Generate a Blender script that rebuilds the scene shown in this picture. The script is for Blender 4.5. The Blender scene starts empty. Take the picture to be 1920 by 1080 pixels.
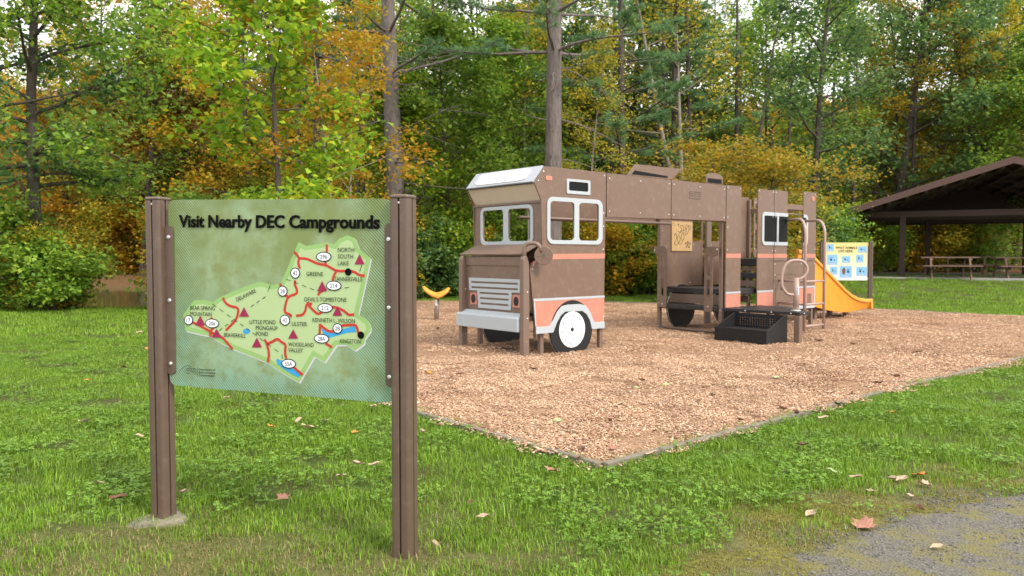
import bpy, bmesh, math, random
import numpy as np
from mathutils import Vector, Matrix
sc = bpy.context.scene
R = math.radians
rng = np.random.default_rng(7)
random.seed(7)

# ------------------------------------------------------------ camera
cam = bpy.data.cameras.new("camera")
cam.sensor_width = 36.0
cam.lens = 27.0
cam.clip_end = 600.0
cam.clip_start = 0.05
cam.dof.use_dof = True
cam.dof.focus_distance = 4.3
cam.dof.aperture_fstop = 4.6
cam_o = bpy.data.objects.new("camera", cam)
sc.collection.objects.link(cam_o)
cam_o.location = (0, 0, 1.3)
cam_o.rotation_euler = (R(90) - math.atan(60 / 1440.0), 0, 0)
sc.camera = cam_o

# ------------------------------------------------------------ light
SUN_DIR = Vector((0.62, -0.60, 0.80)).normalized()      # towards the sun
world = bpy.data.worlds.new("World")
sc.world = world
world.use_nodes = True
wn = world.node_tree.nodes
wl = world.node_tree.links
wn.clear()
w_out = wn.new("ShaderNodeOutputWorld")
w_bg = wn.new("ShaderNodeBackground")
w_bg.inputs[1].default_value = 0.09
w_sky = wn.new("ShaderNodeTexSky")
w_sky.sky_type = 'NISHITA'
w_sky.sun_disc = False
w_sky.sun_elevation = math.asin(SUN_DIR.z)
w_sky.sun_rotation = math.atan2(SUN_DIR.x, SUN_DIR.y)
w_sky.air_density = 1.0
w_sky.dust_density = 1.5
# a broken, bright overcast: cloud cover mixed over the clear sky
w_tc = wn.new("ShaderNodeTexCoord")
w_map = wn.new("ShaderNodeMapping")
w_map.inputs['Scale'].default_value = (1.0, 1.0, 2.2)
w_noi = wn.new("ShaderNodeTexNoise")
w_noi.inputs['Scale'].default_value = 3.2
w_noi.inputs['Detail'].default_value = 5.0
w_rmp = wn.new("ShaderNodeValToRGB")
w_rmp.color_ramp.elements[0].position = 0.34
w_rmp.color_ramp.elements[0].color = (0.45, 0.45, 0.45, 1)
w_rmp.color_ramp.elements[1].position = 0.50
w_rmp.color_ramp.elements[1].color = (1, 1, 1, 1)
w_mix = wn.new("ShaderNodeMix")
w_mix.data_type = 'RGBA'
w_mix.inputs[7].default_value = (9.2, 9.0, 8.8, 1)
wl.new(w_tc.outputs['Generated'], w_map.inputs[0])
wl.new(w_map.outputs[0], w_noi.inputs['Vector'])
wl.new(w_noi.outputs['Fac'], w_rmp.inputs[0])
wl.new(w_rmp.outputs[0], w_mix.inputs[0])
wl.new(w_sky.outputs[0], w_mix.inputs[6])
wl.new(w_mix.outputs[2], w_bg.inputs[0])
wl.new(w_bg.outputs[0], w_out.inputs[0])

sun = bpy.data.lights.new("sun", 'SUN')
sun.energy = 1.5
sun.angle = R(14)
sun.color = (1.0, 0.93, 0.82)
sun_o = bpy.data.objects.new("sun", sun)
sc.collection.objects.link(sun_o)
sun_o.location = (10, -10, 20)
sun_o.rotation_euler = (-SUN_DIR).to_track_quat('-Z', 'Y').to_euler()

sc.view_settings.view_transform = 'Standard'
sc.view_settings.look = 'None'
sc.view_settings.gamma = 1.0
sc.view_settings.exposure = 1.38
sc.view_settings.use_curve_mapping = False

# ------------------------------------------------------------ helpers
COL = sc.collection


def link(o, parent=None):
    COL.objects.link(o)
    if parent is not None:
        o.parent = parent
    return o


def tag(o, label=None, cat=None, group=None, kind=None):
    if label: o['label'] = label
    if cat: o['category'] = cat
    if group: o['group'] = group
    if kind: o['kind'] = kind
    return o


def thing(name, label, cat, loc=(0, 0, 0), rotz=0.0, group=None):
    o = bpy.data.objects.new(name, None)
    o.empty_display_size = 0.2
    link(o)
    o.location = loc
    o.rotation_euler = (0, 0, rotz)
    return tag(o, label, cat, group)


def mesh_from(name, verts, faces, mat=None, smooth=False):
    me = bpy.data.meshes.new(name)
    me.from_pydata([tuple(v) for v in verts], [], [tuple(f) for f in faces])
    if mat: me.materials.append(mat)
    if smooth:
        me.shade_smooth()
    me.update()
    return me


def fast_mesh(name, verts, faces, mat=None, smooth=False):
    """verts (N,3) array, faces (M,k) array, all the same k"""
    verts = np.asarray(verts, dtype=np.float32)
    faces = np.asarray(faces, dtype=np.int32)
    k = faces.shape[1]
    me = bpy.data.meshes.new(name)
    me.vertices.add(len(verts))
    me.vertices.foreach_set('co', verts.ravel())
    me.loops.add(faces.size)
    me.loops.foreach_set('vertex_index', faces.ravel())
    me.polygons.add(len(faces))
    me.polygons.foreach_set('loop_start', np.arange(0, faces.size, k, dtype=np.int32))
    me.polygons.foreach_set('loop_total', np.full(len(faces), k, dtype=np.int32))
    if smooth:
        me.polygons.foreach_set('use_smooth', np.ones(len(faces), dtype=bool))
    me.update(calc_edges=True)
    me.validate()
    if mat: me.materials.append(mat)
    return me


def bm_obj(name, bm, mat, parent=None, smooth=False, bevel=0.0):
    bmesh.ops.recalc_face_normals(bm, faces=bm.faces[:])
    me = bpy.data.meshes.new(name)
    bm.to_mesh(me)
    bm.free()
    me.materials.append(mat)
    if smooth: me.shade_smooth()
    o = link(bpy.data.objects.new(name, me), parent)
    if bevel > 0:
        md = o.modifiers.new("bevel", 'BEVEL')
        md.width = bevel
        md.segments = 2
        md.limit_method = 'ANGLE'
        md.angle_limit = R(40)
    return o


def add_box(bm, x0, x1, y0, y1, z0, z1):
    vs = [bm.verts.new(c) for c in ((x0, y0, z0), (x1, y0, z0), (x1, y1, z0), (x0, y1, z0),
                                    (x0, y0, z1), (x1, y0, z1), (x1, y1, z1), (x0, y1, z1))]
    for f in ((0, 3, 2, 1), (4, 5, 6, 7), (0, 1, 5, 4), (1, 2, 6, 5), (2, 3, 7, 6), (3, 0, 4, 7)):
        bm.faces.new([vs[i] for i in f])


def box(name, x0, x1, y0, y1, z0, z1, mat, parent=None, bevel=0.004):
    bm = bmesh.new()
    add_box(bm, x0, x1, y0, y1, z0, z1)
    return bm_obj(name, bm, mat, parent, bevel=bevel)


def add_plate(bm, outer, holes, d0, d1, to3):
    """flat plate with holes: 2-D outlines swept from depth d0 to d1, to3(a, b, d) -> point"""
    tmp = bmesh.new()
    edges = []
    for loop in [outer] + list(holes):
        vs = [tmp.verts.new((a, b, 0)) for a, b in loop]
        for i in range(len(vs)):
            edges.append(tmp.edges.new((vs[i], vs[(i + 1) % len(vs)])))
    bmesh.ops.triangle_fill(tmp, use_beauty=True, use_dissolve=False, edges=edges)
    tmp.verts.index_update()
    co = [(v.co.x, v.co.y) for v in tmp.verts]
    fs = [[v.index for v in f.verts] for f in tmp.faces]
    tmp.free()
    a0 = [bm.verts.new(to3(a, b, d0)) for a, b in co]
    a1 = [bm.verts.new(to3(a, b, d1)) for a, b in co]
    for f in fs:
        bm.faces.new([a0[i] for i in f])
        bm.faces.new([a1[i] for i in reversed(f)])
    k = 0
    for loop in [outer] + list(holes):
        n = len(loop)
        for i in range(n):
            j = (i + 1) % n
            bm.faces.new((a0[k + i], a0[k + j], a1[k + j], a1[k + i]))
        k += n


def to_side(a, b, d): return (a, d, b)        # outline in u-z, depth along v
def to_cross(a, b, d): return (d, a, b)       # outline in v-z, depth along u
def to_flat(a, b, d): return (a, b, d)        # outline in u-v, depth along z


def plate(name, outer, holes, d0, d1, to3, mat, parent=None, bevel=0.003):
    bm = bmesh.new()
    add_plate(bm, outer, holes, d0, d1, to3)
    if bevel > 0:
        bmesh.ops.dissolve_limit(bm, angle_limit=R(1), verts=bm.verts[:], edges=bm.edges[:]) if not holes else None
    return bm_obj(name, bm, mat, parent, bevel=bevel)


def rrect(x0, x1, y0, y1, r, n=4):
    pts = []
    for cx, cy, a0 in ((x1 - r, y0 + r, -90), (x1 - r, y1 - r, 0), (x0 + r, y1 - r, 90), (x0 + r, y0 + r, 180)):
        for i in range(n + 1):
            a = R(a0 + 90 * i / n)
            pts.append((cx + r * math.cos(a), cy + r * math.sin(a)))
    return pts


def circ(cx, cy, r, n=24, r2=None):
    r2 = r if r2 is None else r2
    return [(cx + r * math.cos(2 * math.pi * i / n), cy + r2 * math.sin(2 * math.pi * i / n)) for i in range(n)]


def round_path(pts, rad, n=5):
    """polyline with its inner corners rounded"""
    pts = [Vector(p) for p in pts]
    out = [pts[0]]
    for i in range(1, len(pts) - 1):
        a, b, c = pts[i - 1], pts[i], pts[i + 1]
        d1 = (a - b); d2 = (c - b)
        r = min(rad, d1.length * 0.49, d2.length * 0.49)
        p0 = b + d1.normalized() * r
        p2 = b + d2.normalized() * r
        for k in range(n + 1):
            t = k / n
            out.append(p0 * (1 - t) ** 2 + b * 2 * t * (1 - t) + p2 * t * t)
    out.append(pts[-1])
    return out


def add_tube(bm, pts, rad, seg=10, cap=True):
    pts = [Vector(p) for p in pts]
    n = len(pts)
    rads = rad if isinstance(rad, (list, tuple)) else [rad] * n
    rings = []
    t0 = (pts[1] - pts[0]).normalized()
    ref = Vector((0, 0, 1)) if abs(t0.z) < 0.9 else Vector((1, 0, 0))
    nx = t0.cross(ref).normalized()
    for i in range(n):
        if i == 0: t = pts[1] - pts[0]
        elif i == n - 1: t = pts[-1] - pts[-2]
        else: t = (pts[i + 1] - pts[i - 1])
        t.normalize()
        nx = (nx - t * nx.dot(t)).normalized()
        ny = t.cross(nx)
        rings.append([bm.verts.new(pts[i] + (nx * math.cos(2 * math.pi * k / seg) + ny * math.sin(2 * math.pi * k / seg)) * rads[i]) for k in range(seg)])
    for i in range(n - 1):
        for k in range(seg):
            bm.faces.new((rings[i][k], rings[i][(k + 1) % seg], rings[i + 1][(k + 1) % seg], rings[i + 1][k]))
    if cap:
        bm.faces.new(rings[0][::-1])
        bm.faces.new(rings[-1])


def tube(name, pts, rad, mat, parent=None, seg=12):
    bm = bmesh.new()
    add_tube(bm, pts, rad, seg)
    o = bm_obj(name, bm, mat, parent)
    for p in o.data.polygons:
        p.use_smooth = len(p.vertices) == 4
    return o


def prism(name, quad, n, t, mat, parent=None, bevel=0.003):
    """a slab: polygon quad (3-D points) swept by vector n*t"""
    bm = bmesh.new()
    n = Vector(n).normalized() * t
    a = [bm.verts.new(Vector(p)) for p in quad]
    b = [bm.verts.new(Vector(p) + n) for p in quad]
    bm.faces.new(a); bm.faces.new(b[::-1])
    for i in range(len(a)):
        j = (i + 1) % len(a)
        bm.faces.new((a[i], a[j], b[j], b[i]))
    return bm_obj(name, bm, mat, parent, bevel=bevel)


# ------------------------------------------------------------ materials
def nodes_of(name):
    m = bpy.data.materials.new(name)
    m.use_nodes = True
    nt = m.node_tree
    return m, nt.nodes, nt.links, nt.nodes["Principled BSDF"]


def mat_plain(name, col, rough=0.5, var=0.08, scale=6.0, bump=0.0, bscale=200.0, metallic=0.0, spec=0.5, dirt=None, dirt_amt=0.25, stretch=None):
    m, n, l, b = nodes_of(name)
    b.inputs['Roughness'].default_value = rough
    b.inputs['Metallic'].default_value = metallic
    b.inputs['Specular IOR Level'].default_value = spec
    tc_ = n.new("ShaderNodeTexCoord")
    tc = n.new("ShaderNodeMapping")
    tc.inputs['Scale'].default_value = stretch or (1, 1, 1)
    l.new(tc_.outputs['Object'], tc.inputs[0])
    no = n.new("ShaderNodeTexNoise")
    no.inputs['Scale'].default_value = scale
    no.inputs['Detail'].default_value = 6
    no.inputs['Roughness'].default_value = 0.65
    l.new(tc.outputs[0], no.inputs['Vector'])
    mr = n.new("ShaderNodeMapRange")
    mr.inputs[1].default_value = 0.25; mr.inputs[2].default_value = 0.75
    mr.inputs[3].default_value = 1 - var; mr.inputs[4].default_value = 1 + var
    l.new(no.outputs['Fac'], mr.inputs[0])
    mx = n.new("ShaderNodeMix"); mx.data_type = 'RGBA'; mx.blend_type = 'MULTIPLY'
    mx.inputs[0].default_value = 1.0
    mx.inputs[6].default_value = (*col, 1)
    l.new(mr.outputs[0], mx.inputs[7])
    last = mx.outputs[2]
    if dirt:
        n2 = n.new("ShaderNodeTexNoise")
        n2.inputs['Scale'].default_value = scale * 3.7
        n2.inputs['Detail'].default_value = 8
        n2.inputs['Roughness'].default_value = 0.7
        l.new(tc.outputs[0], n2.inputs['Vector'])
        r2 = n.new("ShaderNodeMapRange")
        r2.inputs[1].default_value = 0.52; r2.inputs[2].default_value = 0.75
        r2.inputs[3].default_value = 0.0; r2.inputs[4].default_value = dirt_amt
        l.new(n2.outputs['Fac'], r2.inputs[0])
        m2 = n.new("ShaderNodeMix"); m2.data_type = 'RGBA'
        m2.inputs[7].default_value = (*dirt, 1)
        l.new(r2.outputs[0], m2.inputs[0])
        l.new(last, m2.inputs[6])
        last = m2.outputs[2]
    l.new(last, b.inputs['Base Color'])
    r3 = n.new("ShaderNodeMapRange")
    r3.inputs[3].default_value = max(0.05, rough - 0.08); r3.inputs[4].default_value = min(1, rough + 0.12)
    l.new(no.outputs['Fac'], r3.inputs[0])
    l.new(r3.outputs[0], b.inputs['Roughness'])
    if bump > 0:
        n3 = n.new("ShaderNodeTexNoise")
        n3.inputs['Scale'].default_value = bscale
        n3.inputs['Detail'].default_value = 3
        l.new(tc.outputs[0], n3.inputs['Vector'])
        bp = n.new("ShaderNodeBump")
        bp.inputs['Strength'].default_value = bump
        bp.inputs['Distance'].default_value = 0.01 if not stretch else 0.05
        l.new(n3.outputs['Fac'], bp.inputs['Height'])
        l.new(bp.outputs[0], b.inputs['Normal'])
    return m


def mat_leaf(name, cols, trans=0.48, rough=0.45, hue=0.0):
    """foliage: colour varies leaf by leaf (mesh islands) and tree by tree"""
    m, n, l, b = nodes_of(name)
    geo = n.new("ShaderNodeNewGeometry")
    rp = n.new("ShaderNodeValToRGB")
    rp.color_ramp.interpolation = 'LINEAR'
    els = rp.color_ramp.elements
    while len(els) < len(cols): els.new(0.5)
    for i, c in enumerate(cols):
        els[i].position = i / (len(cols) - 1)
        els[i].color = (*c, 1)
    l.new(geo.outputs['Random Per Island'], rp.inputs[0])
    oi = n.new("ShaderNodeObjectInfo")
    mr = n.new("ShaderNodeMapRange")
    mr.inputs[3].default_value = 0.78; mr.inputs[4].default_value = 1.2
    l.new(oi.outputs['Random'], mr.inputs[0])
    mx = n.new("ShaderNodeMix"); mx.data_type = 'RGBA'; mx.blend_type = 'MULTIPLY'
    mx.inputs[0].default_value = 1.0
    l.new(rp.outputs[0], mx.inputs[6]); l.new(mr.outputs[0], mx.inputs[7])
    l.new(mx.outputs[2], b.inputs['Base Color'])
    b.inputs['Roughness'].default_value = rough
    b.inputs['Specular IOR Level'].default_value = 0.35
    tr = n.new("ShaderNodeBsdfTranslucent")
    l.new(mx.outputs[2], tr.inputs[0])
    ms = n.new("ShaderNodeMixShader")
    ms.inputs[0].default_value = trans
    l.new(b.outputs[0], ms.inputs[1]); l.new(tr.outputs[0], ms.inputs[2])
    l.new(ms.outputs[0], n["Material Output"].inputs[0])
    return m


M = {}
M['brown'] = mat_plain("brown_plastic", (0.152, 0.095, 0.068), 0.42, 0.05, 3, 0.15, 260, dirt=(0.31, 0.24, 0.19), dirt_amt=0.38)
M['brown2'] = mat_plain("brown_coated_steel", (0.165, 0.110, 0.085), 0.38, 0.06, 5, 0.06, 300, dirt=(0.28, 0.22, 0.18), dirt_amt=0.2)
M['post'] = mat_plain("post_brown_aluminium", (0.108, 0.071, 0.053), 0.36, 0.07, 5, 0.08, 240, dirt=(0.26, 0.21, 0.17), dirt_amt=0.22)
M['pinktube'] = mat_plain("tan_coated_tube", (0.36, 0.25, 0.215), 0.35, 0.06, 6, 0.04, 200)
M['grey'] = mat_plain("grey_plastic", (0.38, 0.42, 0.455), 0.42, 0.05, 4, 0.1, 260, dirt=(0.40, 0.38, 0.34), dirt_amt=0.2)
M['white'] = mat_plain("white_plastic", (0.78, 0.79, 0.79), 0.35, 0.03, 4, 0.05, 260, dirt=(0.6, 0.57, 0.5), dirt_amt=0.25)
M['silver'] = mat_plain("silver_visor_top", (0.34, 0.36, 0.41), 0.33, 0.04, 4, 0.05, 260)
M['beige'] = mat_plain("translucent_beige_board", (0.52, 0.45, 0.36), 0.5, 0.08, 4, 0.05, 100)
M['coral'] = mat_plain("coral_plastic", (0.46, 0.185, 0.13), 0.5, 0.09, 5, 0.1, 260, dirt=(0.60, 0.36, 0.27), dirt_amt=0.45)
M['black'] = mat_plain("black_plastic", (0.014, 0.014, 0.015), 0.45, 0.1, 8, 0.15, 260, spec=0.3, dirt=(0.07, 0.06, 0.05), dirt_amt=0.2)
M['deck'] = mat_plain("black_coated_deck", (0.018, 0.018, 0.021), 0.4, 0.1, 8, 0.3, 90, spec=0.35, dirt=(0.13, 0.10, 0.08), dirt_amt=0.45)
M['glass'] = mat_plain("dark_window_plastic", (0.010, 0.012, 0.012), 0.55, 0.1, 4, spec=0.1)
M['tan'] = mat_plain("tan_game_board", (0.46, 0.30, 0.135), 0.5, 0.06, 5, 0.1, 200)
M['groove'] = mat_plain("dark_groove", (0.035, 0.024, 0.018), 0.6)
M['bolt'] = mat_plain("stainless_bolt", (0.72, 0.72, 0.72), 0.28, 0.05, 30, metallic=0.85)
M['orange'] = mat_plain("orange_plastic", (0.72, 0.29, 0.030), 0.36, 0.06, 3, 0.06, 160, dirt=(0.62, 0.36, 0.12), dirt_amt=0.3)
M['ink'] = mat_plain("black_ink", (0.006, 0.006, 0.006), 0.6, spec=0.04)
M['mapred'] = mat_plain("map_red_ink", (0.46, 0.022, 0.012), 0.45, 0.04)
M['mapmag'] = mat_plain("map_magenta_ink", (0.27, 0.004, 0.055), 0.45, 0.04)
M['mapblue'] = mat_plain("map_blue_ink", (0.03, 0.29, 0.58), 0.45, 0.04)
M['mapgreen'] = mat_plain("map_green_ink", (0.25, 0.42, 0.14), 0.45, 0.05)
M['mappale'] = mat_plain("map_pale_ink", (0.38, 0.50, 0.25), 0.45, 0.04)
M['mapgrey'] = mat_plain("map_grey_ink", (0.50, 0.50, 0.54), 0.45, 0.1)
M['mapwhite'] = mat_plain("map_white_ink", (0.72, 0.75, 0.82), 0.45, 0.03)
M['stone'] = mat_plain("lichen_stone", (0.17, 0.155, 0.11), 0.9, 0.35, 9, 0.9, 40, dirt=(0.20, 0.24, 0.07), dirt_amt=0.7)
M['timber'] = mat_plain("weathered_edging", (0.18, 0.155, 0.12), 0.9, 0.3, 5, 0.6, 60, dirt=(0.16, 0.15, 0.10), dirt_amt=0.5)
M['shelterwood'] = mat_plain("brown_stained_wood", (0.05, 0.029, 0.022), 0.75, 0.2, 4, 0.4, 40)
M['shelterroof'] = mat_plain("brown_roof_edge", (0.085, 0.042, 0.034), 0.65, 0.1, 3, 0.2, 60)
M['tablewood'] = mat_plain("picnic_table_wood", (0.16, 0.10, 0.07), 0.75, 0.25, 5, 0.4, 40)
M['concrete'] = mat_plain("concrete", (0.30, 0.29, 0.27), 0.9, 0.12, 3, 0.3, 60)
M['bark_pine'] = mat_plain("pine_bark", (0.145, 0.122, 0.112), 0.95, 0.4, 7, 1.0, 14, dirt=(0.07, 0.052, 0.047), dirt_amt=0.95, stretch=(1, 1, .28))
M['bark_dark'] = mat_plain("dark_bark", (0.065, 0.052, 0.043), 0.95, 0.35, 8, 1.0, 20, stretch=(1, 1, .25))
M['bark_pale'] = mat_plain("pale_bark", (0.24, 0.21, 0.165), 0.9, 0.3, 8, 0.7, 30, dirt=(0.12, 0.13, 0.08), dirt_amt=0.6)
M['leaf_maple'] = mat_leaf("leaf_bright_green", [(0.105, 0.219, 0.021), (0.191, 0.354, 0.025), (0.307, 0.455, 0.034), (0.498, 0.506, 0.034)])
M['leaf_green'] = mat_leaf("leaf_mid_green", [(0.093, 0.189, 0.033), (0.169, 0.304, 0.042), (0.271, 0.440, 0.055), (0.419, 0.517, 0.061)])
M['leaf_dark'] = mat_leaf("leaf_dark_green", [(0.061, 0.137, 0.051), (0.100, 0.206, 0.065), (0.166, 0.288, 0.081), (0.250, 0.356, 0.097)])
M['leaf_yellow'] = mat_leaf("leaf_yellow", [(0.22, 0.25, 0.02), (0.4, 0.32, 0.022), (0.52, 0.34, 0.025), (0.56, 0.28, 0.02)])
M['leaf_orange'] = mat_leaf("leaf_orange", [(0.48, 0.36, 0.035), (0.58, 0.38, 0.03), (0.6, 0.32, 0.03), (0.56, 0.24, 0.025)])
M['leaf_witch'] = mat_leaf("leaf_yellow_green", [(0.19, 0.21, 0.025), (0.33, 0.30, 0.028), (0.46, 0.33, 0.028), (0.52, 0.27, 0.02)])
M['leaf_olive'] = mat_leaf("leaf_olive", [(0.146, 0.208, 0.028), (0.291, 0.316, 0.034), (0.461, 0.401, 0.039), (0.655, 0.414, 0.039)])
M['leaf_rust'] = mat_leaf("leaf_rust", [(0.36, 0.28, 0.07), (0.48, 0.35, 0.09), (0.56, 0.36, 0.09), (0.4, 0.33, 0.07)])
M['needle'] = mat_leaf("pine_needle", [(0.058, 0.137, 0.057), (0.091, 0.201, 0.076), (0.143, 0.271, 0.106), (0.183, 0.283, 0.094)], trans=0.2)
M['grass'] = mat_leaf("grass_blade", [(0.097, 0.186, 0.016), (0.150, 0.277, 0.019), (0.218, 0.370, 0.027), (0.299, 0.426, 0.054)], trans=0.35)
M['grass_dry'] = mat_leaf("grass_dry_blade", [(0.113, 0.179, 0.024), (0.192, 0.225, 0.048), (0.316, 0.261, 0.106), (0.384, 0.309, 0.155)], trans=0.3)
M['clover'] = mat_leaf("clover_leaf", [(0.086, 0.184, 0.020), (0.132, 0.261, 0.026), (0.188, 0.332, 0.035), (0.249, 0.369, 0.049)], trans=0.35)
M['moss'] = mat_leaf("moss_tuft", [(0.12, 0.13, 0.02), (0.20, 0.20, 0.028), (0.29, 0.27, 0.04), (0.22, 0.17, 0.07)], trans=0.2)
M['chip_dark'] = mat_leaf("dark_wood_chip", [(0.143, 0.072, 0.039), (0.275, 0.154, 0.088), (0.396, 0.242, 0.149), (0.528, 0.363, 0.242)], trans=0.0, rough=0.9)
M['chip'] = mat_leaf("wood_chip", [(0.347, 0.202, 0.123), (0.459, 0.286, 0.179), (0.549, 0.375, 0.252), (0.672, 0.510, 0.381)], trans=0.0, rough=0.9)
M['pebble'] = mat_leaf("gravel_pebble", [(0.08, 0.078, 0.072), (0.13, 0.127, 0.12), (0.19, 0.185, 0.175), (0.12, 0.11, 0.09)], trans=0.0, rough=0.85)
M['leaf_tan'] = mat_plain("fallen_leaf_tan", (0.42, 0.31, 0.21), 0.7, 0.3, 30, 0.3, 100)
M['leaf_brown'] = mat_plain("fallen_leaf_brown", (0.14, 0.065, 0.035), 0.7, 0.3, 30, 0.3, 100)
M['leaf_pink'] = mat_plain("fallen_leaf_reddish", (0.36, 0.17, 0.12), 0.7, 0.25, 25, 0.3, 100)
M['leaf_gold'] = mat_plain("fallen_leaf_orange", (0.46, 0.20, 0.03), 0.7, 0.25, 25, 0.3, 100)
M['leaf_sage'] = mat_plain("fallen_leaf_pale_green", (0.33, 0.40, 0.19), 0.7, 0.2, 25, 0.3, 100)

# ------------------------------------------------------------ layout frames
TH = R(49.7)
UX = np.array((math.sin(TH), math.cos(TH)))       # along the play vehicle, front to rear
VX = np.array((-math.cos(TH), math.sin(TH)))      # across it, near side to far side
ORG = np.array((0.153, 9.5625))
ROTZ = R(90) - TH


def W2(u, v):
    p = ORG + u * UX + v * VX
    return float(p[0]), float(p[1])


def ss(a, b, x):
    t = np.clip((np.asarray(x, dtype=float) - a) / (b - a), 0, 1)
    return t * t * (3 - 2 * t)


def ground_z(x, y):
    x = np.asarray(x, dtype=float); y = np.asarray(y, dtype=float)
    right = ss(3, 10, x)
    r = 0.5 * ss(17, 28, y) * right + 0.12 * ss(20, 30, y) * (1 - right)
    p = ss(19.0, 21.5, y) * (1 - ss(40, 46, y)) * (1 - ss(-10.5, -8.0, x))
    r = r * (1 - p) - 1.0 * p
    hill = np.clip(y - 46, 0, None)
    r = r + 0.26 * hill * hill / (hill + 14) * (1.15 - 0.35 * ss(-20, 25, x))
    r = r + 0.02 * np.sin(x * 0.9 + 1.3) * np.sin(y * 0.7) * ss(2, 6, y) * (1 - ss(4.4, 6.0, np.hypot(x - 3.5, y - 12.5) - 4))
    return r


def gz(x, y): return float(ground_z(x, y))


def inside(px, py, poly):
    poly = np.asarray(poly)
    res = np.zeros(px.shape, dtype=bool)
    n = len(poly)
    for i in range(n):
        x0, y0 = poly[i]; x1, y1 = poly[(i + 1) % n]
        c = ((y0 > py) != (y1 > py)) & (px < (x1 - x0) * (py - y0) / (y1 - y0 + 1e-12) + x0)
        res ^= c
    return res


def seg_dist(px, py, poly):
    d = np.full(px.shape, 1e9)
    n = len(poly)
    for i in range(n):
        a = np.array(poly[i]); b = np.array(poly[(i + 1) % n])
        ab = b - a
        t = np.clip(((px - a[0]) * ab[0] + (py - a[1]) * ab[1]) / (ab @ ab), 0, 1)
        d = np.minimum(d, np.hypot(px - a[0] - t * ab[0], py - a[1] - t * ab[1]))
    return d


MULCH_UV = [(-2.87, -4.0), (12.1, -4.05), (12.1, 1.1), (10.1, 6.1), (5.6, 10.9), (-2.75, 4.9)]
MULCH = [W2(u, v) for u, v in MULCH_UV]
PATH = [(0.90, 2.65), (1.05, 2.95), (1.30, 3.28), (1.64, 3.58), (2.08, 3.86), (2.62, 4.10), (3.45, 4.4), (5.0, 4.8), (9.5, 5.5), (9.5, -4), (0.2, -4), (0.55, 1.5)]


def smooth_noise(x, y, f, seed):
    r = np.random.default_rng(seed)
    out = np.zeros(np.shape(x))
    for k in range(5):
        a = r.uniform(0, 6.28); w = f * (1.0 + 0.6 * k)
        out += np.sin((x * math.cos(a) + y * math.sin(a)) * w + r.uniform(0, 6.28)) / (1 + 0.5 * k)
    return out / 2.6


# ------------------------------------------------------------ ground materials
def mat_ground():
    m, n, l, b = nodes_of("lawn_ground")
    tc = n.new("ShaderNodeTexCoord")
    def noise(s, d=6):
        k = n.new("ShaderNodeTexNoise"); k.inputs['Scale'].default_value = s; k.inputs['Detail'].default_value = d
        l.new(tc.outputs['Object'], k.inputs['Vector']); return k
    def mix(fac, a, bb):
        k = n.new("ShaderNodeMix"); k.data_type = 'RGBA'
        if isinstance(fac, float): k.inputs[0].default_value = fac
        else: l.new(fac, k.inputs[0])
        for i, s in ((6, a), (7, bb)):
            if isinstance(s, tuple): k.inputs[i].default_value = (*s, 1)
            else: l.new(s, k.inputs[i])
        return k.outputs[2]
    def attr(nm):
        k = n.new("ShaderNodeAttribute"); k.attribute_name = nm; return k.outputs['Fac']
    def ramp(src, lo, hi):
        k = n.new("ShaderNodeMapRange"); k.inputs[1].default_value = lo; k.inputs[2].default_value = hi
        l.new(src, k.inputs[0]); return k.outputs[0]
    n1 = noise(40.0); n2 = noise(3.0); n3 = noise(160.0, 3)
    g = mix(ramp(n1.outputs[0], .35, .65), (0.055, 0.085, 0.016), (0.10, 0.15, 0.025))
    g = mix(ramp(n2.outputs[0], .4, .65), g, (0.085, 0.085, 0.028))
    dry = mix(ramp(n1.outputs[0], .3, .7), (0.11, 0.11, 0.035), (0.22, 0.19, 0.08))
    g = mix(attr('dry'), g, dry)
    moss = mix(ramp(n1.outputs[0], .35, .65), (0.14, 0.12, 0.05), (0.24, 0.225, 0.04))
    moss = mix(ramp(n2.outputs[0], .45, .62), moss, (0.17, 0.15, 0.10))
    g = mix(attr('moss'), g, moss)
    lit = mix(ramp(n1.outputs[0], .35, .65), (0.07, 0.045, 0.025), (0.22, 0.12, 0.05))
    g = mix(attr('litter'), g, lit)
    n4 = noise(420.0, 4)
    k4 = n.new("ShaderNodeMapRange"); k4.inputs[1].default_value = .3; k4.inputs[2].default_value = .7; k4.inputs[3].default_value = .55; k4.inputs[4].default_value = 1.4
    l.new(n4.outputs[0], k4.inputs[0])
    m4 = n.new("ShaderNodeMix"); m4.data_type = 'RGBA'; m4.blend_type = 'MULTIPLY'; m4.inputs[0].default_value = 1.0
    l.new(g, m4.inputs[6]); l.new(k4.outputs[0], m4.inputs[7])
    l.new(m4.outputs[2], b.inputs['Base Color'])
    b.inputs['Roughness'].default_value = 0.95
    b.inputs['Specular IOR Level'].default_value = 0.2
    bp = n.new("ShaderNodeBump"); bp.inputs['Strength'].default_value = 0.8; bp.inputs['Distance'].default_value = 0.02
    l.new(n3.outputs[0], bp.inputs['Height']); l.new(bp.outputs[0], b.inputs['Normal'])
    return m


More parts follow.
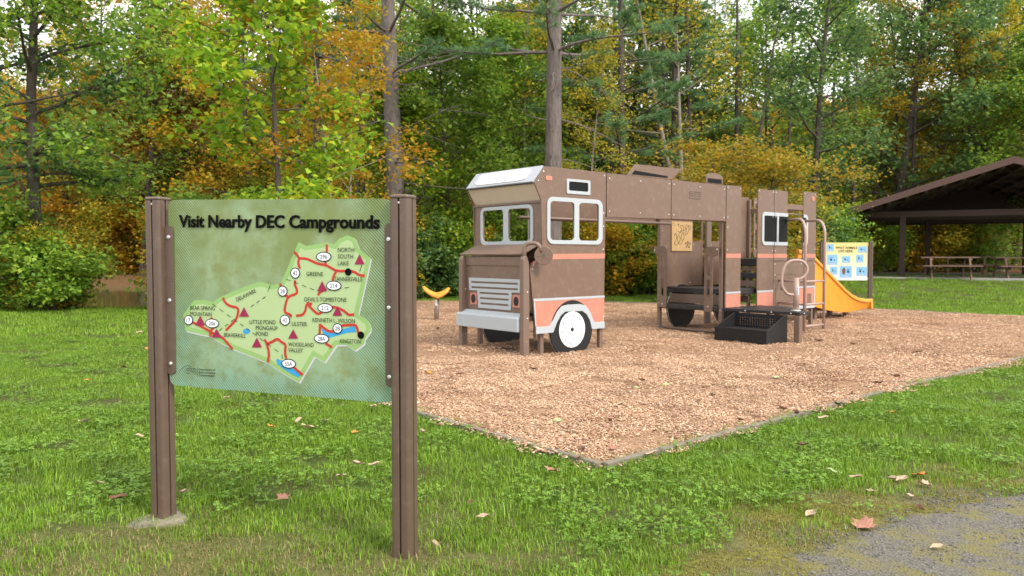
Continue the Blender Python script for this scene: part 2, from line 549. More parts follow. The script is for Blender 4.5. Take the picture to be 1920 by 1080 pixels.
def mat_mulch():
    m, n, l, b = nodes_of("wood_chip_bed")
    tc = n.new("ShaderNodeTexCoord")
    v = n.new("ShaderNodeTexVoronoi"); v.inputs['Scale'].default_value = 75.0
    mp = n.new("ShaderNodeMapping"); mp.inputs['Scale'].default_value = (1.0, 2.2, 1.0); mp.inputs['Rotation'].default_value = (0, 0, 0.6)
    l.new(tc.outputs['Object'], mp.inputs[0]); l.new(mp.outputs[0], v.inputs['Vector'])
    rp = n.new("ShaderNodeValToRGB")
    e = rp.color_ramp.elements
    e[0].position = 0.0; e[0].color = (0.19, 0.10, 0.055, 1)
    e[1].position = 1.0; e[1].color = (0.54, 0.37, 0.25, 1)
    k = e.new(0.5); k.color = (0.38, 0.225, 0.13, 1)
    sp = n.new("ShaderNodeSeparateColor")
    l.new(v.outputs['Color'], sp.inputs[0]); l.new(sp.outputs[0], rp.inputs[0])
    no = n.new("ShaderNodeTexNoise"); no.inputs['Scale'].default_value = 1.1; no.inputs['Detail'].default_value = 6
    l.new(tc.outputs['Object'], no.inputs['Vector'])
    mr = n.new("ShaderNodeMapRange"); mr.inputs[1].default_value = .3; mr.inputs[2].default_value = .7; mr.inputs[3].default_value = .78; mr.inputs[4].default_value = 1.12
    l.new(no.outputs[0], mr.inputs[0])
    at = n.new("ShaderNodeAttribute"); at.attribute_name = 'dug_shade'  # dug soil and contact shade, both painted as dark colour
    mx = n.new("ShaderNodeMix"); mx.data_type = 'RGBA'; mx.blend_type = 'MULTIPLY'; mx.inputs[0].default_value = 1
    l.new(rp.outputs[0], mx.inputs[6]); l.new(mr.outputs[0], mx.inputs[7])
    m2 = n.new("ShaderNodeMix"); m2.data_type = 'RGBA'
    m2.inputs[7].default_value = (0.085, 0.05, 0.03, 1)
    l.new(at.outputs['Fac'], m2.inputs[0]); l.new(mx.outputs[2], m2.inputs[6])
    l.new(m2.outputs[2], b.inputs['Base Color'])
    b.inputs['Roughness'].default_value = 0.95
    b.inputs['Specular IOR Level'].default_value = 0.2
    bp = n.new("ShaderNodeBump"); bp.inputs['Strength'].default_value = 0.9; bp.inputs['Distance'].default_value = 0.015
    l.new(v.outputs['Distance'], bp.inputs['Height']); l.new(bp.outputs[0], b.inputs['Normal'])
    return m


def mat_gravel():
    m, n, l, b = nodes_of("grey_gravel")
    tc = n.new("ShaderNodeTexCoord")
    v = n.new("ShaderNodeTexVoronoi"); v.inputs['Scale'].default_value = 90.0
    l.new(tc.outputs['Object'], v.inputs['Vector'])
    rp = n.new("ShaderNodeValToRGB")
    e = rp.color_ramp.elements
    e[0].color = (0.080, 0.073, 0.062, 1); e[1].color = (0.150, 0.138, 0.116, 1)
    sp = n.new("ShaderNodeSeparateColor"); l.new(v.outputs['Color'], sp.inputs[0]); l.new(sp.outputs[0], rp.inputs[0])
    no = n.new("ShaderNodeTexNoise"); no.inputs['Scale'].default_value = 5; no.inputs['Detail'].default_value = 7
    l.new(tc.outputs['Object'], no.inputs['Vector'])
    mr = n.new("ShaderNodeMapRange"); mr.inputs[1].default_value = .46; mr.inputs[2].default_value = .60
    l.new(no.outputs[0], mr.inputs[0])
    mx = n.new("ShaderNodeMix"); mx.data_type = 'RGBA'
    mx.inputs[7].default_value = (0.145, 0.13, 0.045, 1)
    l.new(mr.outputs[0], mx.inputs[0]); l.new(rp.outputs[0], mx.inputs[6])
    l.new(mx.outputs[2], b.inputs['Base Color'])
    b.inputs['Roughness'].default_value = 0.9
    bp = n.new("ShaderNodeBump"); bp.inputs['Strength'].default_value = 0.7; bp.inputs['Distance'].default_value = 0.01
    l.new(v.outputs['Distance'], bp.inputs['Height']); l.new(bp.outputs[0], b.inputs['Normal'])
    return m


def mat_water():
    m, n, l, b = nodes_of("pond_water")
    b.inputs['Base Color'].default_value = (0.10, 0.095, 0.045, 1)
    b.inputs['Roughness'].default_value = 0.06
    tc = n.new("ShaderNodeTexCoord")
    no = n.new("ShaderNodeTexNoise"); no.inputs['Scale'].default_value = 1.6; no.inputs['Detail'].default_value = 3
    l.new(tc.outputs['Object'], no.inputs['Vector'])
    bp = n.new("ShaderNodeBump"); bp.inputs['Strength'].default_value = 0.12; bp.inputs['Distance'].default_value = 0.03
    l.new(no.outputs[0], bp.inputs['Height']); l.new(bp.outputs[0], b.inputs['Normal'])
    return m


def set_attr(me, name, vals):
    a = me.attributes.new(name, 'FLOAT', 'POINT')
    a.data.foreach_set('value', np.asarray(vals, dtype=np.float32))


# ------------------------------------------------------------ ground sheet
gx = np.unique(np.concatenate([np.linspace(-160, -20, 36), np.arange(-20, -9, 1.0), np.arange(-9, 9, 0.22), np.arange(9, 24, 1.0), np.linspace(24, 160, 36)]))
gy = np.unique(np.concatenate([np.linspace(-30, 0, 12), np.arange(0, 10, 0.22), np.arange(10, 60, 0.9), np.linspace(60, 220, 30)]))
GX, GY = np.meshgrid(gx, gy)
nxg, nyg = len(gx), len(gy)
gxf, gyf = GX.ravel(), GY.ravel()
idx = np.arange(nxg * nyg).reshape(nyg, nxg)
quads = np.stack([idx[:-1, :-1], idx[:-1, 1:], idx[1:, 1:], idx[1:, :-1]], -1).reshape(-1, 4)
me = fast_mesh("lawn", np.stack([gxf, gyf, ground_z(gxf, gyf)], 1), quads, mat_ground(), smooth=True)


def moss_of(x, y):
    d = np.where(inside(x, y, PATH), 0, seg_dist(x, y, PATH))
    return 1 - ss(0.22, 0.75, d + 0.16 * smooth_noise(x, y, 5.0, 3))


def dry_of(x, y):
    base = np.exp(-((x + 1.1) ** 2 / 2.6 + (y - 3.15) ** 2 / 0.28))
    return np.clip(1.1 * base + 0.35 * (smooth_noise(x, y, 2.4, 5) - 0.35), 0, 1)


def litter_of(x, y):
    edge = 25.5 + 1.2 * smooth_noise(x, y, 0.5, 9) + 6.5 * ss(7, 12, x) - 6.0 * (1 - ss(-12, -6, x))
    return ss(-0.8, 1.2, y - edge)


set_attr(me, 'moss', moss_of(gxf, gyf))
set_attr(me, 'dry', dry_of(gxf, gyf) * 0.8)
set_attr(me, 'litter', litter_of(gxf, gyf))
lawn = tag(link(bpy.data.objects.new("lawn", me)), kind='structure')

# gravel path
st = 0.03
ax = np.arange(0.2, 9.5, st); ay = np.arange(-4, 5.8, st)
AX, AY = np.meshgrid(ax, ay)
fx, fy = AX.ravel(), AY.ravel()
sd = np.where(inside(fx, fy, PATH), 1, -1) * seg_dist(fx, fy, PATH) + 0.07 * smooth_noise(fx, fy, 9, 11) + 0.045 * smooth_noise(fx, fy, 31, 14) + 0.02 * smooth_noise(fx, fy, 80, 15)
SD = sd.reshape(AX.shape)
keep = SD[:-1, :-1] > -0.12
idx = np.arange(AX.size).reshape(AX.shape)
quads = np.stack([idx[:-1, :-1], idx[:-1, 1:], idx[1:, 1:], idx[1:, :-1]], -1)[keep]
# the sheet dips under the soil at its ragged edge
me = fast_mesh("gravel_path", np.stack([fx, fy, ground_z(fx, fy) + np.clip(sd * .12, -.012, .007) + 0.002 * smooth_noise(fx, fy, 9, 2)], 1), quads, mat_gravel(), smooth=True)
tag(link(bpy.data.objects.new("gravel_path", me)), kind='structure')

# wood chip bed
def dug_shade_of(u, v):  # dug dark soil, plus contact shade under the structure put into the colour
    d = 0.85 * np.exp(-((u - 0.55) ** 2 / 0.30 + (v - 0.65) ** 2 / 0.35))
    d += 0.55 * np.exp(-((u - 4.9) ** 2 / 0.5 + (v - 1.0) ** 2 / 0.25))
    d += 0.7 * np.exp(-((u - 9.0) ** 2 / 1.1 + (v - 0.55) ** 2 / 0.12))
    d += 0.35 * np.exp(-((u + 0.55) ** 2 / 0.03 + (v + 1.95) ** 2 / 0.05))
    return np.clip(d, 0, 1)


def mulch_z(u, v):
    u = np.asarray(u, dtype=float); v = np.asarray(v, dtype=float)
    z = 0.022 + 0.012 * smooth_noise(u, v, 2.2, 21) + 0.008 * smooth_noise(u, v, 7.0, 22) + 0.004 * smooth_noise(u, v, 19.0, 23)
    z += 0.05 * np.exp(-((u + 0.02) ** 2 / 0.05 + (v - 0.9) ** 2 / 0.25)) + 0.06 * np.exp(-((u - 9.2) ** 2 / 0.9 + (v - 0.1) ** 2 / 0.06))
    z -= 0.035 * np.exp(-((u - 0.6) ** 2 / 0.2 + (v - 0.55) ** 2 / 0.2))
    return np.maximum(z, 0.008)


su = 0.11
uu = np.arange(-2.95, 12.25, su); vv = np.arange(-4.15, 11.8, su)
UU, VV = np.meshgrid(uu, vv)
keep = inside(UU[:-1, :-1] + su / 2, VV[:-1, :-1] + su / 2, MULCH_UV)
idx = np.arange(UU.size).reshape(UU.shape)
quads = np.stack([idx[:-1, :-1], idx[:-1, 1:], idx[1:, 1:], idx[1:, :-1]], -1)[keep]
fu, fv = UU.ravel(), VV.ravel()
wx = ORG[0] + fu * UX[0] + fv * VX[0]; wy = ORG[1] + fu * UX[1] + fv * VX[1]
me = fast_mesh("wood_chip_bed", np.stack([wx, wy, ground_z(wx, wy) + mulch_z(fu, fv) + 0.012], 1), quads, mat_mulch(), smooth=True)
set_attr(me, 'dug_shade', dug_shade_of(fu, fv))
tag(link(bpy.data.objects.new("wood_chip_bed", me)), kind='structure')


def bed_z(u, v):
    x, y = W2(u, v)
    return float(ground_z(x, y) + mulch_z(u, v) + 0.012)


# edging boards round the bed, each board a piece of the border
border = bpy.data.objects.new("mulch_border", None); link(border); tag(border, kind='structure')
for i in range(len(MULCH_UV)):
    a = np.array(MULCH[i]); b = np.array(MULCH[(i + 1) % len(MULCH)])
    L = float(np.linalg.norm(b - a)); nb = max(1, int(round(L / 2.4)))
    d = (b - a) / L; nrm = np.array((d[1], -d[0]))
    for k in range(nb):
        s0 = L * k / nb + 0.006; s1 = L * (k + 1) / nb - 0.006
        bm = bmesh.new()
        jz = random.uniform(-0.008, 0.008); jo = random.uniform(-0.012, 0.012)
        lo = []; hi = []
        for s, o in ((s0, 0.0), (s1, 0.0), (s1, 0.05), (s0, 0.05)):
            p = a + d * s + nrm * (o + jo)
            g = gz(*p)
            lo.append(bm.verts.new((p[0], p[1], g - 0.08))); hi.append(bm.verts.new((p[0], p[1], g + 0.045 + jz)))
        bm.faces.new(hi); bm.faces.new(lo[::-1])
        for q in range(4):
            bm.faces.new((lo[q], lo[(q + 1) % 4], hi[(q + 1) % 4], hi[q]))
        bm_obj("edging_board", bm, M['timber'], border, bevel=0.008)

# pond
me = mesh_from("pond", [(-60, 19.2, -0.35), (-8.2, 19.2, -0.35), (-8.2, 46, -0.35), (-60, 46, -0.35)], [(0, 1, 2, 3)], mat_water())
tag(link(bpy.data.objects.new("pond", me)), kind='structure')

# ------------------------------------------------------------ campground map sign
# measured positions on the board, metres along the board from the first post and above the ground
MAP_OUT=[(0.8018,1.3624),(0.8417,1.3456),(0.8986,1.3521),(0.9549,1.3614),(0.9882,1.3516),(1.0106,1.3755),(1.0548,1.3914),(1.0928,1.3777),(1.1141,1.3320),(1.1409,1.3083),(1.1708,1.2922),(1.1396,1.1708),(1.1059,1.0443),(1.1545,1.0189),(1.1682,0.9888),(1.1648,0.9716),(1.1375,0.9372),(1.1352,0.9180),(1.1155,0.9029),(1.0880,0.8845),(1.0443,0.9078),(0.9944,0.9059),(0.9318,0.8253),(0.8788,0.8494),(0.7967,0.7268),(0.7061,0.7669),(0.6235,0.8101),(0.5274,0.8391),(0.4357,0.8639),(0.3986,0.8798),(0.3675,0.8889),(0.3051,0.9207),(0.2286,0.9305),(0.1577,0.9418),(0.1520,0.9804),(0.1463,1.0169),(0.1823,1.0595),(0.2127,1.0882),(0.2704,1.0925),(0.3210,1.0831),(0.3718,1.1097),(0.4592,1.1417),(0.5573,1.1733),(0.6055,1.1809),(0.6530,1.1665),(0.7003,1.1750),(0.7207,1.2049),(0.7603,1.2840)]
MAP_IN=[(0.8126,1.3366),(0.8378,1.3255),(0.9022,1.3330),(0.9532,1.3416),(0.9956,1.3292),(1.0242,1.3597),(1.0548,1.3707),(1.0761,1.3631),(1.0956,1.3213),(1.1273,1.2933),(1.1465,1.2830),(1.1185,1.1746),(1.0811,1.0346),(1.1370,1.0054),(1.1459,0.9859),(1.1444,0.9784),(1.1166,0.9434),(1.1145,0.9269),(1.1023,0.9175),(1.0876,0.9078),(1.0511,0.9274),(0.9829,0.9249),(0.9253,0.8510),(0.8709,0.8756),(0.7887,0.7533),(0.7188,0.7845),(0.6352,0.8284),(0.5366,0.8584),(0.4465,0.8829),(0.4098,0.8988),(0.3796,0.9077),(0.3153,0.9405),(0.2346,0.9511),(0.1814,0.9596),(0.1779,0.9840),(0.1734,1.0125),(0.2027,1.0473),(0.2248,1.0683),(0.2677,1.0716),(0.3248,1.0611),(0.3831,1.0918),(0.4681,1.1230),(0.5634,1.1539),(0.6029,1.1602),(0.6506,1.1458),(0.7152,1.1576),(0.7416,1.1965),(0.7815,1.2764)]
MAP_SHADOW=[(0.8075,1.3555),(0.8474,1.3387),(0.9042,1.3453),(0.9604,1.3547),(0.9937,1.3449),(1.0160,1.3687),(1.0602,1.3846),(1.0982,1.3710),(1.1194,1.3254),(1.1462,1.3017),(1.1761,1.2856),(1.1450,1.1642),(1.1113,1.0377),(1.1598,1.0123),(1.1735,0.9823),(1.1701,0.9651),(1.1429,0.9307),(1.1405,0.9115),(1.1209,0.8964),(1.0934,0.8780),(1.0498,0.9013),(0.9999,0.8993),(0.9374,0.8187),(0.8844,0.8428),(0.8024,0.7202),(0.7119,0.7602),(0.6294,0.8033),(0.5334,0.8323),(0.4417,0.8569),(0.4048,0.8729),(0.3737,0.8819),(0.3113,0.9137),(0.2349,0.9235),(0.1640,0.9346),(0.1584,0.9732),(0.1527,1.0097),(0.1887,1.0524),(0.2190,1.0811),(0.2766,1.0853),(0.3272,1.0760),(0.3779,1.1027),(0.4652,1.1347),(0.5632,1.1664),(0.6114,1.1740),(0.6588,1.1596),(0.7061,1.1682),(0.7265,1.1981),(0.7660,1.2772)]
ROADS=[[(0.9492,1.3518),(0.9499,1.3181)],
[(0.9405,1.2795),(0.9425,1.2602)],
[(0.7782,1.3184),(0.7953,1.3037),(0.8043,1.2890),(0.8410,1.2890),(0.8750,1.2764),(0.9032,1.2649),(0.9425,1.2602),(0.9703,1.2477),(0.9980,1.2334),(1.0586,1.2338),(1.0860,1.2321),(1.1130,1.2161),(1.1400,1.2144)],
[(0.8043,1.2890),(0.7994,1.2694),(0.8083,1.2430)],
[(0.9980,1.2334),(0.9833,1.2121),(0.9775,1.1899)],
[(0.9447,1.1557),(0.9118,1.1387),(0.9015,1.1249)],
[(0.7822,1.1908),(0.7796,1.1711),(0.7931,1.1466),(0.7894,1.1289),(0.7440,1.1163),(0.7307,1.0863),(0.7219,1.0465),(0.7428,1.0371),(0.7603,1.0336),(0.7543,1.0225)],
[(0.6954,1.0000),(0.7118,1.0005)],
[(0.7003,1.1750),(0.7118,1.1573)],
[(0.7265,1.1219),(0.7440,1.1163)],
[(0.7858,1.0303),(0.8205,1.0341),(0.8357,1.0541),(0.8418,1.0886),(0.8723,1.0599),(0.9004,1.0391),(0.9232,1.0513)],
[(0.8418,1.0886),(0.8703,1.0833)],
[(0.9740,1.0739),(0.9985,1.0725),(1.0238,1.0634),(1.0458,1.0514),(1.0567,1.0402),(1.0863,1.0438)],
[(0.9113,0.9974),(0.9084,0.9514)],
[(0.9112,0.9925),(0.9392,0.9739),(0.9615,0.9630),(0.9839,0.9676)],
[(1.0231,0.9930),(1.0617,0.9970),(1.0946,0.9980),(1.1021,0.9791),(1.1073,0.9582)],
[(0.9385,0.9106),(0.9719,0.8943)],
[(0.3817,1.1048),(0.3962,1.0795),(0.4270,1.0648),(0.4664,1.0606),(0.4697,1.0404),(0.4567,1.0044),(0.4253,0.9760),(0.3963,0.9515)],
[(0.1524,0.9992),(0.2104,0.9820),(0.2550,0.9647),(0.3055,0.9435),(0.3281,0.9318),(0.3744,0.9200),(0.4051,0.8903),(0.4332,0.8638)],
[(0.3050,0.9186),(0.3081,0.9456),(0.3236,0.9626)],
[(0.3145,1.0108),(0.3142,0.9954)],
[(0.6295,0.8114),(0.6386,0.8540),(0.6249,0.8987),(0.6133,0.9173)],
[(0.6225,0.8956),(0.6549,0.9068),(0.6824,0.9238),(0.7081,0.9068),(0.7291,0.8976),(0.7239,0.8626),(0.7305,0.8330)],
[(0.7709,0.7950),(0.8169,0.7626)]]
LAKES=[[(0.9167,0.9781),(0.9559,0.9579),(0.9895,0.9658),(1.0229,0.9766),(1.0891,0.9931),(1.0954,0.9654),(1.0504,0.9611),(0.9893,0.9445),(0.9556,0.9355),(0.9276,0.9492)],
[(0.5329,0.9509),(0.5301,0.9442),(0.5224,0.9391),(0.5120,0.9370),(0.5016,0.9384),(0.4941,0.9430),(0.4914,0.9495),(0.4943,0.9562),(0.5020,0.9613),(0.5124,0.9634),(0.5228,0.9620),(0.5303,0.9574)],
[(0.6738,0.8214),(0.6798,0.8307),(0.7069,0.8219),(0.7417,0.7966),(0.7824,0.7807),(0.8018,0.7618),(0.7970,0.7497),(0.7646,0.7599),(0.7181,0.7825),(0.6830,0.8038)]]
TRIS=[[(1.1160,1.3083),(1.1405,1.2638),(1.0906,1.2636)],
[(0.9248,1.1893),(0.9501,1.1431),(0.8983,1.1424)],
[(0.5020,1.0634),(0.5293,1.0196),(0.4730,1.0181)],
[(0.2497,1.0174),(0.2781,0.9716),(0.2192,0.9698)],
[(0.3437,0.9571),(0.3718,0.9168),(0.3138,0.9148)],
[(0.5713,0.9239),(0.5983,0.8795),(0.5426,0.8773)],
[(0.7698,0.9685),(0.7959,0.9269),(0.7424,0.9250)],
[(1.0019,1.0793),(1.0269,1.0365),(0.9758,1.0352)]]
DOTS=[(1.0586,1.2300),(1.1192,0.9538)]
DASHES=[[(0.7358,1.1952),(0.9017,1.1434)],
[(0.9580,1.1491),(1.0798,1.1652)],
[(0.6494,1.1665),(0.6224,1.1141),(0.5250,1.0569)],
[(0.3208,1.0749),(0.4444,1.0041),(0.3434,0.9395)],
[(0.4444,1.0041),(0.5474,0.9463),(0.6249,0.8987),(0.7073,0.8519),(0.7180,0.7775)],
[(1.1264,1.2609),(1.1075,1.2085)]]
SHIELDS=[('296',[(0.9351,1.2969),(0.9742,1.2969),(0.9354,1.3191)]),
('42',[(0.7849,1.2232),(0.8103,1.2234),(0.7853,1.2478)]),
('214',[(0.9850,1.1688),(1.0239,1.1693),(0.9853,1.1910)]),
('28',[(0.7162,1.1406),(0.7420,1.1410),(0.7166,1.1653)]),
('212',[(0.9392,1.0692),(0.9784,1.0701),(0.9394,1.0906)]),
('42',[(0.7272,1.0089),(0.7541,1.0096),(0.7276,1.0337)]),
('28',[(1.0019,0.9798),(1.0263,0.9805),(1.0021,1.0030)]),
('28A',[(0.9195,0.9313),(0.9589,0.9327),(0.9198,0.9528)]),
('17',[(0.1809,0.9937),(0.2068,0.9944),(0.1814,1.0178)]),
('206',[(0.3190,0.9821),(0.3593,0.9833),(0.3194,1.0048)]),
('55A',[(0.7443,0.8107),(0.7828,0.8125),(0.7446,0.8326)])]
LABELS=[("NORTH/",[(1.0078,1.3180),(1.0944,1.3178)]),
("SOUTH",[(1.0075,1.2892),(1.0843,1.2883)]),
("LAKE",[(1.0071,1.2594),(1.0622,1.2587)]),
("GREENE",[(0.8446,1.2110),(0.9307,1.2107)]),
("TANNERSVILLE",[(0.9875,1.1900),(1.1290,1.1896)]),
("DEVIL'S TOMBSTONE",[(0.8328,1.0963),(1.0496,1.0986)]),
("KENNETH L. WILSON",[(0.8739,1.0051),(1.0903,1.0056)]),
("ULSTER",[(0.7642,0.9842),(0.8439,0.9846)]),
("KINGSTON",[(1.0145,0.9154),(1.1178,0.9164)]),
("WOODLAND",[(0.7431,0.8902),(0.8782,0.8926)]),
("VALLEY",[(0.7427,0.8644),(0.8217,0.8647)]),
("LITTLE POND",[(0.5335,0.9863),(0.6763,0.9885)]),
("MONGAUP",[(0.5682,0.9601),(0.6865,0.9609)]),
("POND",[(0.5678,0.9329),(0.6338,0.9331)]),
("BEAVERKILL",[(0.3869,0.9215),(0.5105,0.9207)]),
("BEAR SPRING",[(0.1924,1.0441),(0.3366,1.0444)]),
("MOUNTAIN",[(0.1918,1.0159),(0.3171,1.0161)]),
("DELAWARE",[(0.4644,1.0880),(0.5723,1.1334)]),
("Department of",[(0.2378,0.7557),(0.3335,0.7573)]),
("Environmental",[(0.2375,0.7410),(0.3320,0.7427)]),
("Conservation",[(0.2372,0.7274),(0.3254,0.7289)]),
("NEW YORK",[(0.1627,0.7561),(0.2211,0.7569)])]
TITLE=("Visit Nearby DEC Campgrounds",[(0.1336,1.4391),(1.2166,1.4190)])
STATE=[(0.1204,0.7372),(0.1233,0.7500),(0.1446,0.7637),(0.1553,0.7726),(0.1762,0.7757),(0.1891,0.7721),(0.1926,0.7534),(0.2053,0.7436),(0.2194,0.7380)]


def flat_poly(name, pts, y, mat, parent, back=False):
    """a printed shape: flat polygon in the x-z plane, facing -y"""
    bm = bmesh.new()
    vs = [bm.verts.new((a, y, b)) for a, b in pts]
    es = [bm.edges.new((vs[i], vs[(i + 1) % len(vs)])) for i in range(len(vs))]
    bmesh.ops.triangle_fill(bm, use_beauty=True, use_dissolve=False, edges=es)
    for f in bm.faces:
        if f.normal.y > 0: f.normal_flip()
    me = bpy.data.meshes.new(name); bm.to_mesh(me); bm.free()
    me.materials.append(mat)
    return link(bpy.data.objects.new(name, me), parent)


def ribbon(pts, w):
    """outline of a line of width w"""
    P = [Vector((a, b)) for a, b in pts]
    # smooth once
    if len(P) > 2:
        Q = [P[0]]
        for i in range(len(P) - 1):
            a, b = P[i], P[i + 1]
            if i > 0: Q.append(a * 0.75 + b * 0.25)
            if i < len(P) - 2: Q.append(a * 0.25 + b * 0.75)
        Q.append(P[-1]); P = Q
    L = []; Rr = []
    for i in range(len(P)):
        t = (P[min(i + 1, len(P) - 1)] - P[max(i - 1, 0)]).normalized()
        n = Vector((-t.y, t.x)) * w / 2
        L.append(tuple(P[i] + n)); Rr.append(tuple(P[i] - n))
    return L, Rr


def strip_obj(name, pts, w, y, mat, parent):
    L, Rr = ribbon(pts, w)
    n = len(L)
    vs = [(a, y, b) for a, b in L] + [(a, y, b) for a, b in Rr]
    fs = [(i, i + 1, n + i + 1, n + i) for i in range(n - 1)]
    me = mesh_from(name, vs, fs, mat)
    return link(bpy.data.objects.new(name, me), parent)


DG = None


def text_mesh(s, bold=0.0, spacing=1.0):
    cu = bpy.data.curves.new("lettering", 'FONT')
    cu.body = s
    cu.size = 1.0
    cu.offset = bold
    cu.space_character = spacing
    cu.resolution_u = 3
    o = bpy.data.objects.new("lettering_src", cu)
    COL.objects.link(o)
    dg = bpy.context.evaluated_depsgraph_get()
    me = bpy.data.meshes.new_from_object(o.evaluated_get(dg))
    bpy.data.objects.remove(o); bpy.data.curves.remove(cu)
    return me


def lettering(s, p0, p1, cap, y, mat, parent, bold=0.0, center=False):
    """text between the base-line points p0 and p1 of a board in the x-z plane"""
    me = text_mesh(s, bold)
    co = np.empty(len(me.vertices) * 3, dtype=np.float32); me.vertices.foreach_get('co', co); co = co.reshape(-1, 3)
    mn, mx_ = co[:, 0].min(), co[:, 0].max()
    w = mx_ - mn
    d = math.hypot(p1[0] - p0[0], p1[1] - p0[1])
    sx = d / w; sy = cap / 0.73
    ang = math.atan2(p1[1] - p0[1], p1[0] - p0[0])
    lx = (co[:, 0] - mn) * sx; lz = co[:, 1] * sy
    out = np.stack([p0[0] + lx * math.cos(ang) - lz * math.sin(ang), np.full(len(lx), y), p0[1] + lx * math.sin(ang) + lz * math.cos(ang)], 1)
    me.vertices.foreach_set('co', out.astype(np.float32).ravel())
    me.materials.clear(); me.materials.append(mat)
    me.update()
    return link(bpy.data.objects.new("lettering", me), parent)


def mat_board():
    m, n, l, b = nodes_of("map_board_print")
    tc = n.new("ShaderNodeTexCoord")
    sp = n.new("ShaderNodeSeparateXYZ"); l.new(tc.outputs['Object'], sp.inputs[0])
    def mrange(src, a, bb, c=0.0, d=1.0, smooth=False):
        k = n.new("ShaderNodeMapRange")
        if smooth: k.interpolation_type = 'SMOOTHSTEP'
        for i, v in ((1, a), (2, bb), (3, c), (4, d)): k.inputs[i].default_value = v
        l.new(src, k.inputs[0]); return k.outputs[0]
    def math2(op, a, bb):
        k = n.new("ShaderNodeMath"); k.operation = op
        for i, s in enumerate((a, bb)):
            if isinstance(s, (int, float)): k.inputs[i].default_value = s
            else: l.new(s, k.inputs[i])
        return k.outputs[0]
    def mix(fac, a, bb):
        k = n.new("ShaderNodeMix"); k.data_type = 'RGBA'
        if isinstance(fac, float): k.inputs[0].default_value = fac
        else: l.new(fac, k.inputs[0])
        for i, s in ((6, a), (7, bb)):
            if isinstance(s, tuple): k.inputs[i].default_value = (*s, 1)
            else: l.new(s, k.inputs[i])
        return k.outputs[2]
    def noise(sc_, det=6, rough=0.6):
        k = n.new("ShaderNodeTexNoise"); k.inputs['Scale'].default_value = sc_; k.inputs['Detail'].default_value = det
        k.inputs['Roughness'].default_value = rough
        l.new(tc.outputs['Object'], k.inputs['Vector']); return k.outputs[0]
    x, z = sp.outputs[0], sp.outputs[2]
    # printed artwork: olive at the top running to pale teal at the bottom
    base = mix(mrange(z, 0.70, 1.35, 0, 1, True), (0.235, 0.375, 0.275), (0.165, 0.22, 0.065))
    base = mix(mrange(noise(4.5), .40, .66), base, (0.26, 0.355, 0.205))
    base = mix(math2('MULTIPLY', mrange(noise(7, 8, .7), .48, .64), 0.85), base, (0.185, 0.215, 0.07))
    base = mix(math2('MULTIPLY', mrange(noise(60, 4, .7), .64, .74), 0.6), base, (0.05, 0.08, 0.03))
    # hatching of fine diagonal lines towards the board's left, right and lower edges
    dx = math2('ABSOLUTE', math2('SUBTRACT', x, 0.67), 0.0)
    edge = mrange(dx, 0.30, 0.54, 0, 1, True)
    edge2 = mrange(z, 0.80, 0.68, 0, 1, True)
    edge3 = mrange(z, 1.46, 1.55, 0, 0.55, True)
    mask = math2('MAXIMUM', math2('MAXIMUM', edge, edge2), edge3)
    diag = math2('ADD', math2('MULTIPLY', x, 0.72), math2('MULTIPLY', z, 0.70))
    st_ = math2('SINE', math2('MULTIPLY', diag, 2 * math.pi / 0.0105), 0.0)
    line = mrange(st_, 0.1, 0.75, 0, 1)
    dark = mix(mrange(z, 0.75, 1.3, 0, 1), (0.045, 0.155, 0.115), (0.055, 0.105, 0.022))
    base = mix(math2('MULTIPLY', math2('MULTIPLY', line, mask), 0.9), base, dark)
    l.new(base, b.inputs['Base Color'])
    b.inputs['Roughness'].default_value = 0.34
    return m


SIGN_A = R(-19.46)
sign = thing("map_sign", "campground map board on two brown posts standing in the grass", "sign", (-1.714, 3.734, 0), SIGN_A)


def post_profile(h=0.045, r=0.017, g=0.0045, gd=0.013):
    pts = []
    for q in range(4):
        c, s = math.cos(q * math.pi / 2), math.sin(q * math.pi / 2)
        loc_ = [(h, -g - 0.002), (h - 0.002, -g), (h - gd, -g), (h - gd, g), (h - 0.002, g), (h, g + 0.002)]
        for i in range(5):
            a = R(90 * i / 4)
            loc_.append((h - r + r * math.cos(a), h - r + r * math.sin(a)))
        pts += [(a * c - b * s, a * s + b * c) for a, b in loc_]
    return pts


def sign_post(name, x, ztop, mat, parent, hw=0.045, screws=True):
    prof = post_profile(hw, hw * 0.38, hw * 0.1, hw * 0.29)
    p = plate(name, [(x + a, b) for a, b in prof], [], -0.30, ztop - 0.014, to_flat, mat, parent, bevel=0)
    bm = bmesh.new()
    n = 20
    rings = []
    for hh, k in ((ztop - 0.016, 1.03), (ztop - 0.006, 1.03), (ztop - 0.001, 0.93), (ztop + 0.001, 0.7)):
        q = rrect(-hw * k, hw * k, -hw * k, hw * k, hw * 0.4 * k, 4)
        rings.append([bm.verts.new((x + a, b, hh)) for a, b in q])
    for i in range(3):
        for k in range(len(rings[0])):
            k2 = (k + 1) % len(rings[0])
            bm.faces.new((rings[i][k], rings[i][k2], rings[i + 1][k2], rings[i + 1][k]))
    bm.faces.new(rings[-1]); bm.faces.new(rings[0][::-1])
    bm_obj("post_cap", bm, mat, p, smooth=True)
    return p


BOLT_ME = {}


